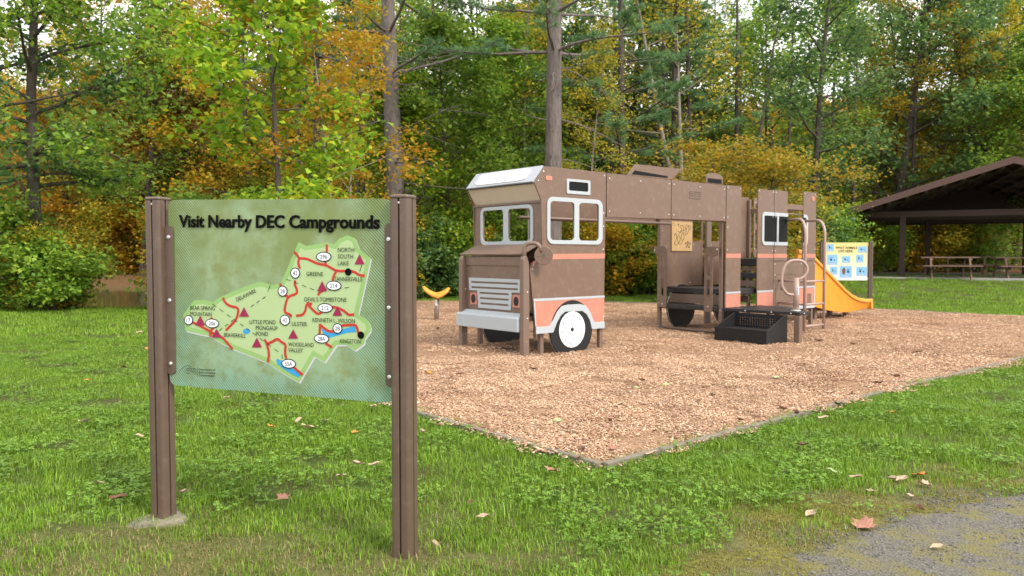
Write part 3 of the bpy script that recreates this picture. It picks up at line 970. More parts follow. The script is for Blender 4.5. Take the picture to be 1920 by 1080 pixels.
def bolt_mesh(r):
    if r in BOLT_ME: return BOLT_ME[r]
    bm = bmesh.new()
    seg = 10
    rings = []
    for rr, h in ((1.0, 0.0), (1.0, 0.18), (0.86, 0.45), (0.5, 0.62)):
        rings.append([bm.verts.new((r * rr * math.cos(2 * math.pi * k / seg), -r * h, r * rr * math.sin(2 * math.pi * k / seg))) for k in range(seg)])
    for i in range(3):
        for k in range(seg):
            bm.faces.new((rings[i][k], rings[i][(k + 1) % seg], rings[i + 1][(k + 1) % seg], rings[i + 1][k]))
    sock = [bm.verts.new((r * 0.3 * math.cos(2 * math.pi * k / 6), -r * 0.62, r * 0.3 * math.sin(2 * math.pi * k / 6))) for k in range(6)]
    deep = [bm.verts.new((r * 0.25 * math.cos(2 * math.pi * k / 6), -r * 0.25, r * 0.25 * math.sin(2 * math.pi * k / 6))) for k in range(6)]
    tmp = rings[3]
    # ring between outer dome and the hex socket
    es = [bm.edges.get((tmp[k], tmp[(k + 1) % seg])) for k in range(seg)] + [bm.edges.new((sock[k], sock[(k + 1) % 6])) for k in range(6)]
    bmesh.ops.triangle_fill(bm, use_beauty=True, edges=es)
    for k in range(6):
        bm.faces.new((sock[k], sock[(k + 1) % 6], deep[(k + 1) % 6], deep[k]))
    bm.faces.new(deep)
    bmesh.ops.recalc_face_normals(bm, faces=bm.faces[:])
    me = bpy.data.meshes.new("bolt"); bm.to_mesh(me); bm.free()
    me.materials.append(M['bolt'])
    BOLT_ME[r] = me
    return me


def bolt(x, y, z, parent, r=0.011, face='-y'):
    o = link(bpy.data.objects.new("bolt", bolt_mesh(r)), parent)
    o.location = (x, y, z)
    if face == '+y': o.rotation_euler = (0, 0, math.pi)
    elif face == '-x': o.rotation_euler = (0, 0, -math.pi / 2)
    elif face == '+x': o.rotation_euler = (0, 0, math.pi / 2)
    return o


for x, zt in ((0.0, 1.584), (1.325, 1.560)):
    p = sign_post("post", x, zt, M['post'], sign)
    bolt(x, -0.0455 + 0.006, zt - 0.035, p, 0.006)

# board: rounded corners, a little out of level
def quad_round(c, r, n=5):
    out = []
    C = [Vector(p) for p in c]
    for i in range(4):
        a, b, d = C[i - 1], C[i], C[(i + 1) % 4]
        p0 = b + (a - b).normalized() * r; p2 = b + (d - b).normalized() * r
        for k in range(n + 1):
            t = k / n
            q = p0 * (1 - t) ** 2 + b * 2 * t * (1 - t) + p2 * t * t
            out.append((q.x, q.y))
    return out


board = plate("board", quad_round([(0.056, 0.674), (1.276, 0.662), (1.272, 1.546), (0.066, 1.570)], 0.045), [], -0.006, 0.0, to_side, mat_board(), sign, bevel=0.0)
for x0, x1, za, zb, xs in ((0.040, 0.098, 0.728, 1.445, 0.0715), (1.240, 1.284, 0.735, 1.440, 1.2615)):
    br = plate("bracket", rrect(x0, x1, za, zb, 0.02, 4), [], -0.0125, -0.0065, to_side, M['post'], sign, bevel=0.001)
    for zz in ((1.390, 1.086, 0.780) if x0 < 0.5 else (1.371, 1.077, 0.777)):
        bolt(xs, -0.0128, zz, br, 0.0105)
Y0 = -0.0064
flat_poly("map_edge_line", MAP_SHADOW, Y0 - 0.0002, M['mapgrey'], board)
flat_poly("county_area", MAP_OUT, Y0 - 0.0006, M['mapgreen'], board)
flat_poly("county_area", MAP_IN, Y0 - 0.0010, M['mappale'], board)
for q in LAKES: flat_poly("lake_shape", q, Y0 - 0.0014, M['mapblue'], board)
for i, q in enumerate(ROADS): strip_obj("road_line", q, 0.0118, Y0 - 0.0018 - 0.00006 * i, M['mapred'], board)
for j, q in enumerate(DASHES):
    for i in range(len(q) - 1):
        a = Vector(q[i]); b = Vector(q[i + 1]); Ld = (b - a).length; nd = max(1, int(Ld / 0.037))
        for k in range(nd):
            p = a + (b - a) * (k / nd); r_ = a + (b - a) * ((k + 0.55) / nd)
            strip_obj("county_dash", [tuple(p), tuple(r_)], 0.0026, Y0 - 0.0034, M['ink'], board)
for q in TRIS: flat_poly("campground_triangle", q, Y0 - 0.0038, M['mapmag'], board)
for a, b in DOTS: flat_poly("town_dot", circ(a, b, 0.0165, 20), Y0 - 0.0038, M['ink'], board)
for t_, q in SHIELDS:
    (cx, cz), (ex, _), (_, tz) = q
    rx, rz = abs(ex - cx), abs(tz - cz)
    flat_poly("route_shield", circ(cx, cz, rx, 24, rz), Y0 - 0.0042, M['ink'], board)
    flat_poly("route_shield", circ(cx, cz, rx - 0.0042, 24, rz - 0.0042), Y0 - 0.0046, M['mapwhite'], board)
    wt = {1: 0.011, 2: 0.0235, 3: 0.037}[len(t_)]
    lettering(t_, (cx - wt / 2, cz - 0.0095), (cx + wt / 2, cz - 0.0095), 0.019, Y0 - 0.0050, M['ink'], board)
for t_, q in LABELS:
    small = t_ in ("Department of", "Environmental", "Conservation")
    lettering(t_, q[0], q[1], 0.0095 if small else (0.008 if t_ == "NEW YORK" else 0.0195), Y0 - 0.0050, M['ink'], board, bold=0.010 if small else 0.0)
lettering("STATE OF OPPORTUNITY", (0.163, 0.7475), (0.221, 0.7482), 0.004, Y0 - 0.0050, M['ink'], board)
for k_ in (-1, 0, 1):       # heavy face: strokes thickened sideways
    lettering(TITLE[0], (TITLE[1][0][0] + .0011 * k_, TITLE[1][0][1]), (TITLE[1][1][0] + .0011 * k_, TITLE[1][1][1]), 0.058, Y0 - 0.0050 - .0001 * k_, M['ink'], board, bold=0.030)
strip_obj("state_outline", STATE, 0.0014, Y0 - 0.0050, M['ink'], board)
strip_obj("divider_line", [(0.2285, 0.722), (0.2290, 0.772)], 0.0014, Y0 - 0.0050, M['ink'], board)
strip_obj("state_outline", [(0.163, 0.738), (0.170, 0.7355), (0.181, 0.7385)], 0.002, Y0 - 0.0050, M['ink'], board)

# flat stone at the foot of the first post
def rock(name, cx, cy, rx, ry, h, seed, mat, label, cat, group=None):
    r_ = np.random.default_rng(seed)
    bm = bmesh.new()
    bmesh.ops.create_icosphere(bm, subdivisions=3, radius=1.0)
    ph = r_.uniform(0, 6.28, 6)
    for v in bm.verts:
        c = v.co
        k = 1 + 0.13 * math.sin(3 * c.x + ph[0]) + 0.11 * math.sin(4 * c.y + ph[1]) + 0.07 * math.sin(9 * c.x + 7 * c.y + ph[2]) + 0.04 * math.sin(17 * c.y - 11 * c.x + ph[3])
        zz = max(-0.6, min(0.55, c.z)) / 0.55
        v.co = Vector((c.x * rx * k, c.y * ry * k, zz * h * (1 + 0.25 * math.sin(5 * c.x + ph[4]) * math.cos(4 * c.y + ph[5]))))
    o = bm_obj(name, bm, mat, smooth=True)
    o.location = (cx, cy, gz(cx, cy) - h * 0.1)
    o.rotation_euler = (0.04, -0.05, r_.uniform(-0.4, 0.4))
    return tag(o, label, cat, group)


rock("flat_stone", -1.735, 3.705, 0.13, 0.10, 0.026, 4, M['stone'], "flat lichen covered stone at the foot of the sign post", "stone")

# ------------------------------------------------------------ camper shaped play structure
# local axes: x along the vehicle (front to rear), y across it (near side to far side), z up
camper = thing("camper_play_structure", "brown camper van shaped playground structure with wheels on wood chips", "playground", (ORG[0], ORG[1], 0.02), ROTZ)
WID = 1.38
BR, GR, CO, BK = M['brown'], M['grey'], M['coral'], M['black']

SIDE = [(.149, 2.20), (.33, 2.413), (1.455, 2.41), (1.43, .30), (1.19, .30), (1.14, .42), (1.01, .545), (.665, .55), (.53, .42), (.47, .30), (.175, .30), (.075, 1.11), (.10, 1.19), (.27, 1.27), (.286, 1.42), (.267, 1.986)]
H1 = rrect(.414, .844, 1.484, 1.98, .05); H2 = rrect(.933, 1.31, 1.484, 1.98, .05)
FEND = [(.17, .385), (.40, .38), (.46, .45), (.53, .555), (.617, .628), (.72, .645), (.95, .645), (1.06, .62), (1.14, .54), (1.2, .43), (1.237, .385), (1.43, .385), (1.43, .297), (1.185, .297), (1.14, .42), (1.08, .50), (1.0, .55), (.68, .555), (.60, .51), (.53, .42), (.466, .297), (.17, .297)]
CORAL = [(.155, .71), (1.431, .71), (1.431, .385), (1.237, .385), (1.2, .43), (1.14, .54), (1.06, .62), (.95, .645), (.72, .645), (.617, .628), (.53, .555), (.46, .45), (.40, .38), (.18, .385)]


def side_panel(near):
    s = -1 if near else 1
    y0 = 0.0 if near else WID
    def D(a, b): return (y0 + s * a, y0 + s * b)
    p = plate("side_panel", SIDE, [H1, H2], *D(0, .02), to_side, BR, camper)
    plate("window_frame", rrect(.36, 1.385, 1.432, 2.035, .10, 5), [H1, H2], *D(.0203, .034), to_side, GR, p)
    w = plate("vent_window_frame", rrect(.707, 1.144, 2.09, 2.282, .012), [rrect(.745, 1.103, 2.131, 2.25, .02)], *D(.0203, .032), to_side, GR, p)
    plate("vent_window_pane", rrect(.74, 1.108, 2.126, 2.255, .01), [], *D(.0202, .025), to_side, M['glass'], p, bevel=0)
    plate("marker_light", rrect(.339, .451, 2.242, 2.297, .018), [], *D(.0203, .026), to_side, CO, p)
    plate("stripe", [(.19, 1.235), (1.437, 1.245), (1.438, 1.315), (.30, 1.305), (.12, 1.20), (.12, 1.13)], [], *D(.0203, .0235), to_side, CO, p, bevel=0)
    plate("trim_line", [(.133, .710), (1.434, .712), (1.434, .742), (.133, .742)], [], *D(.0203, .027), to_side, GR, p, bevel=.001)
    plate("trim_line", [(.136, .705), (.158, .705), (.180, .39), (.165, .39)], [], *D(.0203, .027), to_side, GR, p, bevel=.001)
    plate("lower_panel", CORAL, [], *D(.0203, .0235), to_side, CO, p, bevel=0)
    plate("fender", FEND, [], *D(.0203, .036), to_side, GR, p)
    if near:
        for u, z in ((.215, 2.225), (.305, 2.345), (1.425, 2.365), (1.41, 1.86), (1.41, 1.68), (1.405, 1.37), (.115, 1.115), (1.425, .45)):
            bolt(u, y0 - .021, z, p, .011)


side_panel(True)
side_panel(False)


def wheel(u, z, r, y, s, hub=True):
    """two-colour disc wheel, s = outward direction along y"""
    w = bpy.data.objects.new("wheel", None); link(w, camper); w.location = (0, 0, 0)
    plate("tyre", circ(u, z, r, 48), [], y, y + s * .022, to_side, BK, w, bevel=.002)
    plate("tyre_core", circ(u, z, r - .002, 48), [], y - s * .008, y - s * .0003, to_side, M['white'], w, bevel=0)
    plate("tyre_back", circ(u, z, r, 48), [], y - s * .016, y - s * .0083, to_side, BK, w, bevel=.002)
    if hub:
        plate("hubcap", circ(u, z, .237, 40), [circ(u, z, .131, 32)], y + s * .0222, y + s * .029, to_side, M['white'], w, bevel=.001)
        plate("hubcap_centre", circ(u, z, .1275, 32), [circ(u, z, .03, 16)], y + s * .0222, y + s * .029, to_side, M['white'], w, bevel=.001)
        for k in range(10):
            a = 2 * math.pi * (k + .25) / 10
            plate("lug_hole", circ(u + .183 * math.cos(a), z + .183 * math.sin(a), .011, 10), [], y + s * .0292, y + s * .0298, to_side, M['groove'], w, bevel=0)
        bm = bmesh.new()
        bmesh.ops.create_uvsphere(bm, u_segments=16, v_segments=8, radius=.03)
        for v in bm.verts: v.co = Vector((u + v.co.x, y + s * .022 + v.co.y * .6, z + v.co.z))
        bm_obj("hub", bm, BK, w, smooth=True)
    return w


wheel(.812, .315, .387, -.004, -1)
wheel(.812, .315, .387, WID + .004, 1)
wheel(4.975, .375, .40, WID + .004, 1)
wheel(6.35, .375, .40, WID + .004, 1)

# legs and uprights
for (u0, u1, v0, v1, zt) in ((1.375, 1.435, .006, .066, 2.38), (1.375, 1.435, WID - .066, WID - .006, 2.38),
                             (4.25, 4.31, .03, .095, 2.38), (4.25, 4.31, WID - .095, WID - .03, 2.38),
                             (5.62, 5.68, .006, .066, 2.2), (5.64, 5.78, WID - .066, WID - .006, 2.38),
                             (7.03, 7.09, .006, .066, 2.2), (7.03, 7.09, WID - .066, WID - .006, 2.38),
                             (.30, .36, .03, .09, 1.25), (.30, .36, WID - .09, WID - .03, 1.25)):
    box("post", u0, u1, v0, v1, -.25, zt, M['brown2'], camper, bevel=.008)
for v in (.0, 1.28):
    leg = plate("front_post", [(-.045, -.25), (.045, -.25), (.06, .35), (.055, 1.18), (.02, 1.275), (-.02, 1.285), (-.045, 1.24)], [], v - .035, v + .035, to_side, M['brown2'], camper, bevel=.01)
    for z in (.83, .50):
        bolt(.02, v - .036, z, leg, .010)
    box("post_sleeve", -.043, .048, v - .042, v + .042, -.2, .22, M['brown2'], leg, bevel=.006)

# front: visor, windscreen, bonnet, grille, bumper
prism("visor_top", [(.149, .002, 2.20), (.149, WID - .002, 2.20), (.33, WID - .002, 2.413), (.33, .002, 2.413)], (-.76, 0, .65), .022, M['silver'], camper)
vt = bpy.data.objects.new("visor_window", None); link(vt, camper)


def on_visor(a, b, d):      # a across (v), b up the slope 0..1, d proud of it
    t = Vector((.33 - .149, 0, 2.413 - 2.20)); nn = Vector((-.76, 0, .65)).normalized()
    p = Vector((.149, a, 2.20)) + t * b + nn * (.0225 + d)
    return tuple(p)


plate("skylight_panel", rrect(.17, 1.22, .12, .88, .16, 5), [], 0, .010, on_visor, M['white'], vt, bevel=.002)
plate("skylight_line", rrect(.27, 1.16, .20, .80, .12, 5), [rrect(.276, 1.154, .208, .792, .116, 5)], .0102, .0108, on_visor, M['groove'], vt, bevel=0)
prism("visor_underside", [(.160, .004, 2.195), (.160, WID - .004, 2.195), (.290, WID - .004, 1.985), (.290, .004, 1.985)], (.85, 0, .53), .012, M['beige'], camper)
prism("visor_lip", [(.140, .0, 2.186), (.140, WID, 2.186), (.156, WID, 2.200), (.156, .0, 2.200)], (0, 0, 1), .012, BK, camper)
WSH = [rrect(.20, .645, 1.475, 1.90, .05), rrect(.745, 1.19, 1.475, 1.90, .05)]
wp = plate("windscreen_panel", [(.004, 1.25), (WID - .004, 1.25), (WID - .004, 1.984), (.004, 1.984)], WSH, .288, .308, to_cross, BR, camper)
plate("windscreen_frame", rrect(.15, 1.24, 1.425, 1.945, .09, 5), WSH, .274, .2877, to_cross, GR, wp)
plate("panel_edge", [(.0, 1.955), (WID, 1.955), (WID, 1.982), (.0, 1.982)], [], .2705, .2875, to_cross, BR, wp)
prism("bonnet", [(.0, .05, 1.285), (.0, WID - .05, 1.285), (.288, WID - .05, 1.415), (.288, .05, 1.415)], (-.41, 0, .91), .022, BR, camper)
gp = plate("front_panel", [(.05, .42), (WID - .06, .42), (WID - .06, 1.275), (.05, 1.275)], [], .035, .055, to_cross, BR, camper)
plate("front_band", [(.045, 1.155), (WID - .055, 1.155), (WID - .055, 1.27), (.045, 1.27)], [], .022, .0347, to_cross, BR, gp)
slots = [rrect(.15, 1.12, .915, .94, .004, 1), rrect(.15, 1.12, .845, .87, .004, 1),
         rrect(.33, .94, .775, .80, .004, 1), rrect(.33, .93, .705, .73, .004, 1), rrect(.335, .92, .635, .66, .004, 1)]
plate("grille", [(.10, .985), (1.18, .985), (1.165, .815), (.99, .815), (.965, .585), (.29, .585), (.27, .815), (.115, .815)], slots, .022, .0347, to_cross, GR, gp, bevel=.002)
for v0 in (.115, 1.005):
    h = plate("headlight", rrect(v0, v0 + .145, .625, .785, .01), [], .026, .0347, to_cross, CO, gp, bevel=.001)
    plate("headlight_lens", circ(v0 + .0725, .705, .048, 24, .06), [], .0215, .0257, to_cross, BK, h, bevel=.001)
bm = bmesh.new()
ring = [(-.075, .325), (-.075, .498), (.03, .560), (.034, .548), (.034, .325)]
va = [bm.verts.new((a, .045, b)) for a, b in ring]; vb = [bm.verts.new((a, 1.335, b)) for a, b in ring]
bm.faces.new(va); bm.faces.new(vb[::-1])
for i in range(5): bm.faces.new((va[i], va[(i + 1) % 5], vb[(i + 1) % 5], vb[i]))
bm_obj("bumper", bm, GR, camper, bevel=.012)

# mirror on its bent tube
mir = bpy.data.objects.new("mirror", None); link(mir, camper)
tube("mirror_arm", round_path([(.0, -.0, 1.10), (.0, .0, 1.44), (.115, -.125, 1.44), (.15, -.16, 1.33)], .12, 8), .027, M['brown2'], mir, 12)
bm = bmesh.new()
dirn = Vector((-.60, -.78, -.10)).normalized()
cpos = Vector((.165, -.175, 1.285))
add_tube(bm, [cpos - dirn * .075, cpos - dirn * .05, cpos - dirn * .018, cpos, cpos + dirn * .008], [.028, .034, .112, .118, .112], 28)
mh = bm_obj("mirror_disc", bm, M['brown2'], mir)
for p in mh.data.polygons: p.use_smooth = len(p.vertices) == 4
t1 = dirn.cross(Vector((0, 0, 1))).normalized(); t2 = dirn.cross(t1)
for k in range(3):
    a = k * math.pi / 3 + .2
    e = t1 * math.cos(a) + t2 * math.sin(a)
    tube("mirror_groove", [cpos + dirn * .0085 - e * .085, cpos + dirn * .0085 + e * .085], .0013, M['groove'], mir, 5)

# cabin inside: dashboard, bench, steering wheel
box("dashboard", .31, .42, .06, WID - .06, 1.10, 1.32, BR, camper)
box("bench", .95, 1.36, .10, WID - .10, .42, .47, M['deck'], camper)
tube("overhead_rail", [(.85, 1.08, 1.83), (4.27, 1.08, 1.83)], .024, M['brown2'], camper)

# roof beams between cabin and rear
for near in (True, False):
    s = -1 if near else 1
    y0 = 0.0 if near else WID
    for u0, u1, zb0, zb1 in ((1.478, 2.866, 1.812, 1.826), (2.882, 4.258, 1.828, 1.836)):
        b = plate("roof_panel", [(u0, zb0), (u1, zb1), (u1, 2.402), (u0, 2.408)], [], y0, y0 + s * .02, to_side, BR, camper)
        if near:
            for u, z in ((u0 + .05, 2.34), (u0 + .05, 1.89), (u1 - .05, 2.34), (u1 - .05, 1.89), ((u0 + u1) / 2, 2.34), ((u0 + u1) / 2, 1.89)):
                bolt(u, -.021, z, b, .011)
        if u0 > 2:
            plate("hatch_outline", rrect(3.298, 3.58, 2.145, 2.26, .01), [rrect(3.308, 3.57, 2.155, 2.25, .008)], y0 + s * .0203, y0 + s * .0212, to_side, M['groove'], b, bevel=0)
            plate("hatch_outline", rrect(3.33, 3.55, 2.190, 2.232, .012), [rrect(3.338, 3.542, 2.200, 2.224, .008)], y0 + s * .0203, y0 + s * .0212, to_side, M['groove'], b, bevel=0)
    tube("roof_rail", [(1.45, y0 - s * .04, 1.835), (4.27, y0 - s * .04, 1.845)], .022, M['brown2'], camper)
    ac = plate("roof_air_unit", [(1.90, 2.41), (2.075, 2.575), (3.125, 2.582), (2.89, 2.41)], [], y0 + (.004 if near else -.004), y0 + s * .016, to_side, BR, camper)
    plate("air_unit_slot", [(1.985, 2.425), (2.05, 2.485), (2.80, 2.452), (2.78, 2.425)], [], y0 + s * .0163, y0 + s * .018, to_side, M['glass'], ac, bevel=0)
    vt_ = plate("roof_vent", [(3.74, 2.41), (3.74, 2.53), (3.80, 2.565), (3.95, 2.582), (4.10, 2.565), (4.17, 2.53), (4.17, 2.41)], [], y0 + (.004 if near else -.004), y0 + s * .016, to_side, BR, camper)
    plate("vent_slot", [(3.77, 2.42), (3.77, 2.49), (4.14, 2.49), (4.14, 2.42)], [], y0 + s * .0163, y0 + s * .018, to_side, M['glass'], vt_, bevel=0)


# rear body panels, near side
def body_panel(u0, u1, z0, z1, stripes=True, low=None, bolts=()):
    p = plate("body_panel", [(u0, z0), (u1, z0), (u1, z1), (u0, z1)], [], -.02, 0, to_side, BR, camper)
    if stripes:
        plate("stripe", [(u0, 1.247), (u1, 1.247), (u1, 1.318), (u0, 1.318)], [], -.0235, -.0203, to_side, CO, p, bevel=0)
    if low:
        plate("trim_line", [(u0, low), (u1, low), (u1, low + .03), (u0, low + .03)], [], -.027, -.0203, to_side, GR, p, bevel=.001)
        plate("lower_panel", [(u0, z0), (u1, z0), (u1, low), (u0, low)], [], -.0235, -.0203, to_side, CO, p, bevel=0)
    for u, z in bolts: bolt(u, -.021, z, p, .011)
    return p


body_panel(4.275, 4.69, .452, 2.412, low=.672, bolts=((4.31, 2.37), (4.31, 1.90), (4.31, 1.74), (4.31, 1.38), (4.66, 2.37)))
q1 = body_panel(5.185, 5.675, .42, 2.402, low=.665, bolts=((5.215, 2.37), (5.64, 2.37), (5.64, 1.95), (5.64, 1.37)))
q2 = body_panel(5.690, 6.11, 1.195, 2.410, bolts=((5.73, 2.37), (5.73, 1.95), (5.73, 1.37)))
q3 = body_panel(6.65, 7.10, 1.195, 2.435, bolts=((6.69, 2.40), (7.06, 2.40), (7.07, 1.40)))
# printed-on dark window that runs over three panels
def win_piece(par, outer, holes, panes):
    plate("window_frame", outer, holes, -.034, -.0203, to_side, GR, par, bevel=.001)
    for q in panes: plate("window_pane", q, [], -.026, -.0202, to_side, M['glass'], par, bevel=0)


def half_round(x0, x1, y0, y1, r, left=True, n=5):
    pts = []
    for cx, cy, a0 in ((x0 + r, y1 - r, 90), (x0 + r, y0 + r, 180)):
        for i in range(n + 1):
            a = R(a0 + 90 * i / n); pts.append((cx + r * math.cos(a), cy + r * math.sin(a)))
    pts += [(x1, y0), (x1, y1)]
    if not left: pts = [(x0 + x1 - a, b) for a, b in pts][::-1]
    return pts


def c_shape(x0, x1, y0, y1, r, t, left=True):
    """three sides of a rounded frame, open towards x1"""
    o = half_round(x0, x1, y0, y1, r); q = half_round(x0 + t, x1, y0 + t, y1 - t, max(.01, r - t))
    pts = o[:-1] + q[:-1][::-1][:1] + q[:-2][::-1] + [(x1, y1 - t), (x1, y1)]
    if not left: pts = [(x0 + x1 - a, b) for a, b in pts][::-1]
    return pts


win_piece(q1, c_shape(5.30, 5.674, 1.462, 2.025, .09, .06), [], [half_round(5.36, 5.673, 1.52, 1.967, .05)])
win_piece(q2, [(5.691, 1.462), (6.109, 1.462), (6.109, 1.522), (5.815, 1.522), (5.815, 1.965), (6.109, 1.965), (6.109, 2.025), (5.691, 2.025), (5.691, 1.965), (5.76, 1.965), (5.76, 1.522), (5.691, 1.522)], [], [[(5.692, 1.52), (6.105, 1.52), (6.105, 1.967), (5.692, 1.967)]])
win_piece(q3, c_shape(6.651, 6.80, 1.462, 2.025, .09, .06, False), [], [half_round(6.652, 6.74, 1.52, 1.967, .04, False)])
plate("marker_light", circ(6.985, 2.325, .047, 20), [], -.026, -.0203, to_side, CO, q3)
# low panel with a hatch under the rear window
lp = plate("hatch_panel", [(5.69, .33), (7.10, .33), (7.10, 1.185), (5.69, 1.185)], [], -.02, 0, to_side, BR, camper)
plate("hatch_outline", rrect(5.75, 6.42, .42, .96, .04), [rrect(5.757, 6.413, .427, .953, .036)], -.0212, -.0203, to_side, M['groove'], lp, bevel=0)
plate("hatch_latch", rrect(5.92, 6.02, .685, .785, .008), [], -.024, -.0203, to_side, M['groove'], lp, bevel=0)
plate("lower_panel", [(6.45, .40), (7.06, .40), (7.06, .70), (6.45, .70)], [], -.0235, -.0203, to_side, CO, lp, bevel=0)
plate("lower_panel_trim", [(6.42, .33), (7.09, .33), (7.09, .735), (6.42, .735)], [[(6.45, .40), (7.06, .40), (7.06, .705), (6.45, .705)]], -.028, -.0203, to_side, GR, lp, bevel=.001)
plate("lower_panel_patch", rrect(6.82, 6.97, .402, .60, .01), [], -.0245, -.0237, to_side, BR, lp, bevel=0)
for u, z in ((5.73, 1.14), (5.73, .95), (6.60, 1.14), (7.06, 1.14)): bolt(u, -.021, z, lp, .011)
box("cross_rail", 6.112, 6.648, -.016, .012, 2.10, 2.19, BR, camper)
tube("cross_bar", [(6.112, .01, 2.02), (6.648, .01, 2.02)], .014, M['brown2'], camper)

# far side panels
FW = [rrect(5.30, 5.56, 1.55, 2.15, .02)]
f1 = plate("body_panel", [(4.33, .74), (5.61, .74), (5.61, 2.405), (4.33, 2.405)], FW, WID, WID + .02, to_side, BR, camper)
f2 = plate("body_panel", [(5.80, .74), (6.26, .74), (6.26, 2.405), (5.80, 2.405)], [rrect(5.84, 6.12, 1.55, 2.15, .02)], WID, WID + .02, to_side, BR, camper)
f3 = plate("body_panel", [(6.62, 1.2), (7.10, 1.2), (7.10, 2.43), (6.62, 2.43)], [], WID, WID + .02, to_side, BR, camper)
for u, z in ((4.42, 1.72), (5.25, 1.75), (5.32, 1.49), (5.22, .80), (5.62, 1.40)): bolt(u, WID - .001, z, f1, .011)
for u, z in ((5.86, 1.49), (6.22, 1.49), (5.86, .80)): bolt(u, WID - .001, z, f2, .011)
hp = plate("handhold_panel", rrect(7.12, 7.32, 1.25, 2.42, .05), [rrect(7.18, 7.25, 1.40, 1.80, .03), rrect(7.18, 7.25, 1.90, 2.30, .03)], WID - .10, WID - .08, to_side, BR, camper)
for z in (2.33, 1.75, 1.42): bolt(7.15, WID - .101, z, hp, .011)
box("cross_rail", 7.06, 7.10, .07, WID - .07, 2.12, 2.2, BR, camper)
# engraved game board on the far panel
gb = plate("game_board", rrect(4.665, 5.252, 1.368, 1.894, .02), [], WID - .02, WID - .001, to_side, M['tan'], camper)


def squiggle(pts, close=False):
    P = [Vector((a, WID - .0205, b)) for a, b in pts]
    out = []
    for i in range(len(P) - 1):
        p0 = P[max(i - 1, 0)]; p1 = P[i]; p2 = P[i + 1]; p3 = P[min(i + 2, len(P) - 1)]
        for k in range(6):
            t = k / 6
            out.append(0.5 * ((2 * p1) + (-p0 + p2) * t + (2 * p0 - 5 * p1 + 4 * p2 - p3) * t * t + (-p0 + 3 * p1 - 3 * p2 + p3) * t ** 3))
    out.append(P[-1])
    tube("engraved_line", out, .0042, M['groove'], gb, 5)


def GP(a, b): return (4.665 + a * .587, 1.368 + b * .526)


squiggle([GP(*q) for q in ((.12, .50), (.16, .60), (.22, .50), (.18, .34), (.12, .26), (.20, .20), (.30, .28), (.26, .44), (.34, .52), (.40, .40), (.33, .27), (.42, .24), (.50, .34), (.44, .50), (.52, .60), (.60, .50), (.53, .36))])
squiggle([GP(*q) for q in ((.28, .68), (.38, .64), (.46, .74), (.40, .84), (.50, .88), (.58, .76), (.52, .64), (.62, .62), (.70, .72), (.64, .84), (.74, .90), (.84, .80), (.78, .66), (.70, .56), (.64, .60))])
squiggle([GP(*q) for q in ((.30, .56), (.38, .60), (.50, .72), (.60, .70), (.72, .80), (.86, .88), (.92, .80), (.84, .70))])
for a, b, r_ in ((.68, .26, .020), (.78, .30, .022), (.88, .26, .020), (.72, .15, .018), (.84, .14, .020), (.78, .21, .018), (.07, .92, .010), (.13, .86, .009), (.30, .90, .016), (.33, .84, .010)):
    c = GP(a, b)
    plate("engraved_dot", circ(c[0], c[1], r_, 12), [], WID - .0212, WID - .0202, to_side, M['groove'], gb, bevel=0)

# entry on the front of the rear part: step, decks, risers, two hand-hold panels
box("entry_step", 4.20, 4.52, .10, WID - .10, .385, .462, M['deck'], camper, bevel=.01)
box("riser_board", 4.50, 4.515, .10, WID - .10, .47, .63, BR, camper)
box("deck", 4.50, 5.30, .04, WID - .04, .645, .735, M['deck'], camper, bevel=.01)
box("riser_board", 5.30, 5.315, .08, .68, .76, .86, BR, camper)
box("stair_tread", 5.28, 5.60, .06, .70, .90, .995, M['deck'], camper, bevel=.01)
box("riser_board", 5.60, 5.615, .08, .68, 1.02, 1.08, BR, camper)
plate("rear_deck", [(5.58, .03), (7.10, .03), (7.10, WID - .03), (6.32, WID - .03), (6.32, .72), (5.58, .72)], [], 1.10, 1.235, to_flat, M['deck'], camper, bevel=.01)
box("riser_board", 5.10, 5.115, .08, WID - .08, .50, .60, BR, camper)
tube("floor_rail", [(4.28, .06, .05), (4.28, WID - .06, .05)], .022, M['brown2'], camper)
box("deck_leg", 5.55, 5.64, .62, .70, -.2, .65, M['black'], camper)


def hand_panel(va, vb, arm):
    """slotted plate with an arm to the post at v = arm"""
    lo, hi = min(va, vb), max(va, vb)
    if arm > hi: outer = [(lo, .40), (hi, .40), (hi, 1.30), (arm, 1.33), (arm, 1.455), (lo + .05, 1.455), (lo, 1.40)]
    else: outer = [(lo, .37), (hi, .37), (hi, 1.38), (hi - .05, 1.43), (arm, 1.43), (arm, 1.30), (lo, 1.26)]
    c = (lo + hi) / 2
    h = plate("handhold_panel", outer, [rrect(c - .028, c + .028, .60, .90, .027), rrect(c - .028, c + .028, .96, 1.28, .027)], 4.185, 4.205, to_cross, BR, camper)
    bolt(4.184, c, .46, h, .012, '-x'); bolt(4.184, (arm + c) / 2 + (arm - c) * .35, 1.385, h, .012, '-x')
    return h


hand_panel(1.10, 1.27, 1.38)
hand_panel(.17, .33, .06)
for z in (.72, .60, .47, .07): bolt(4.249, WID - .06, z, camper, .010, '-x')
bolt(4.249, .06, .40, camper, .010, '-x'); bolt(4.249, .06, .05, camper, .010, '-x')

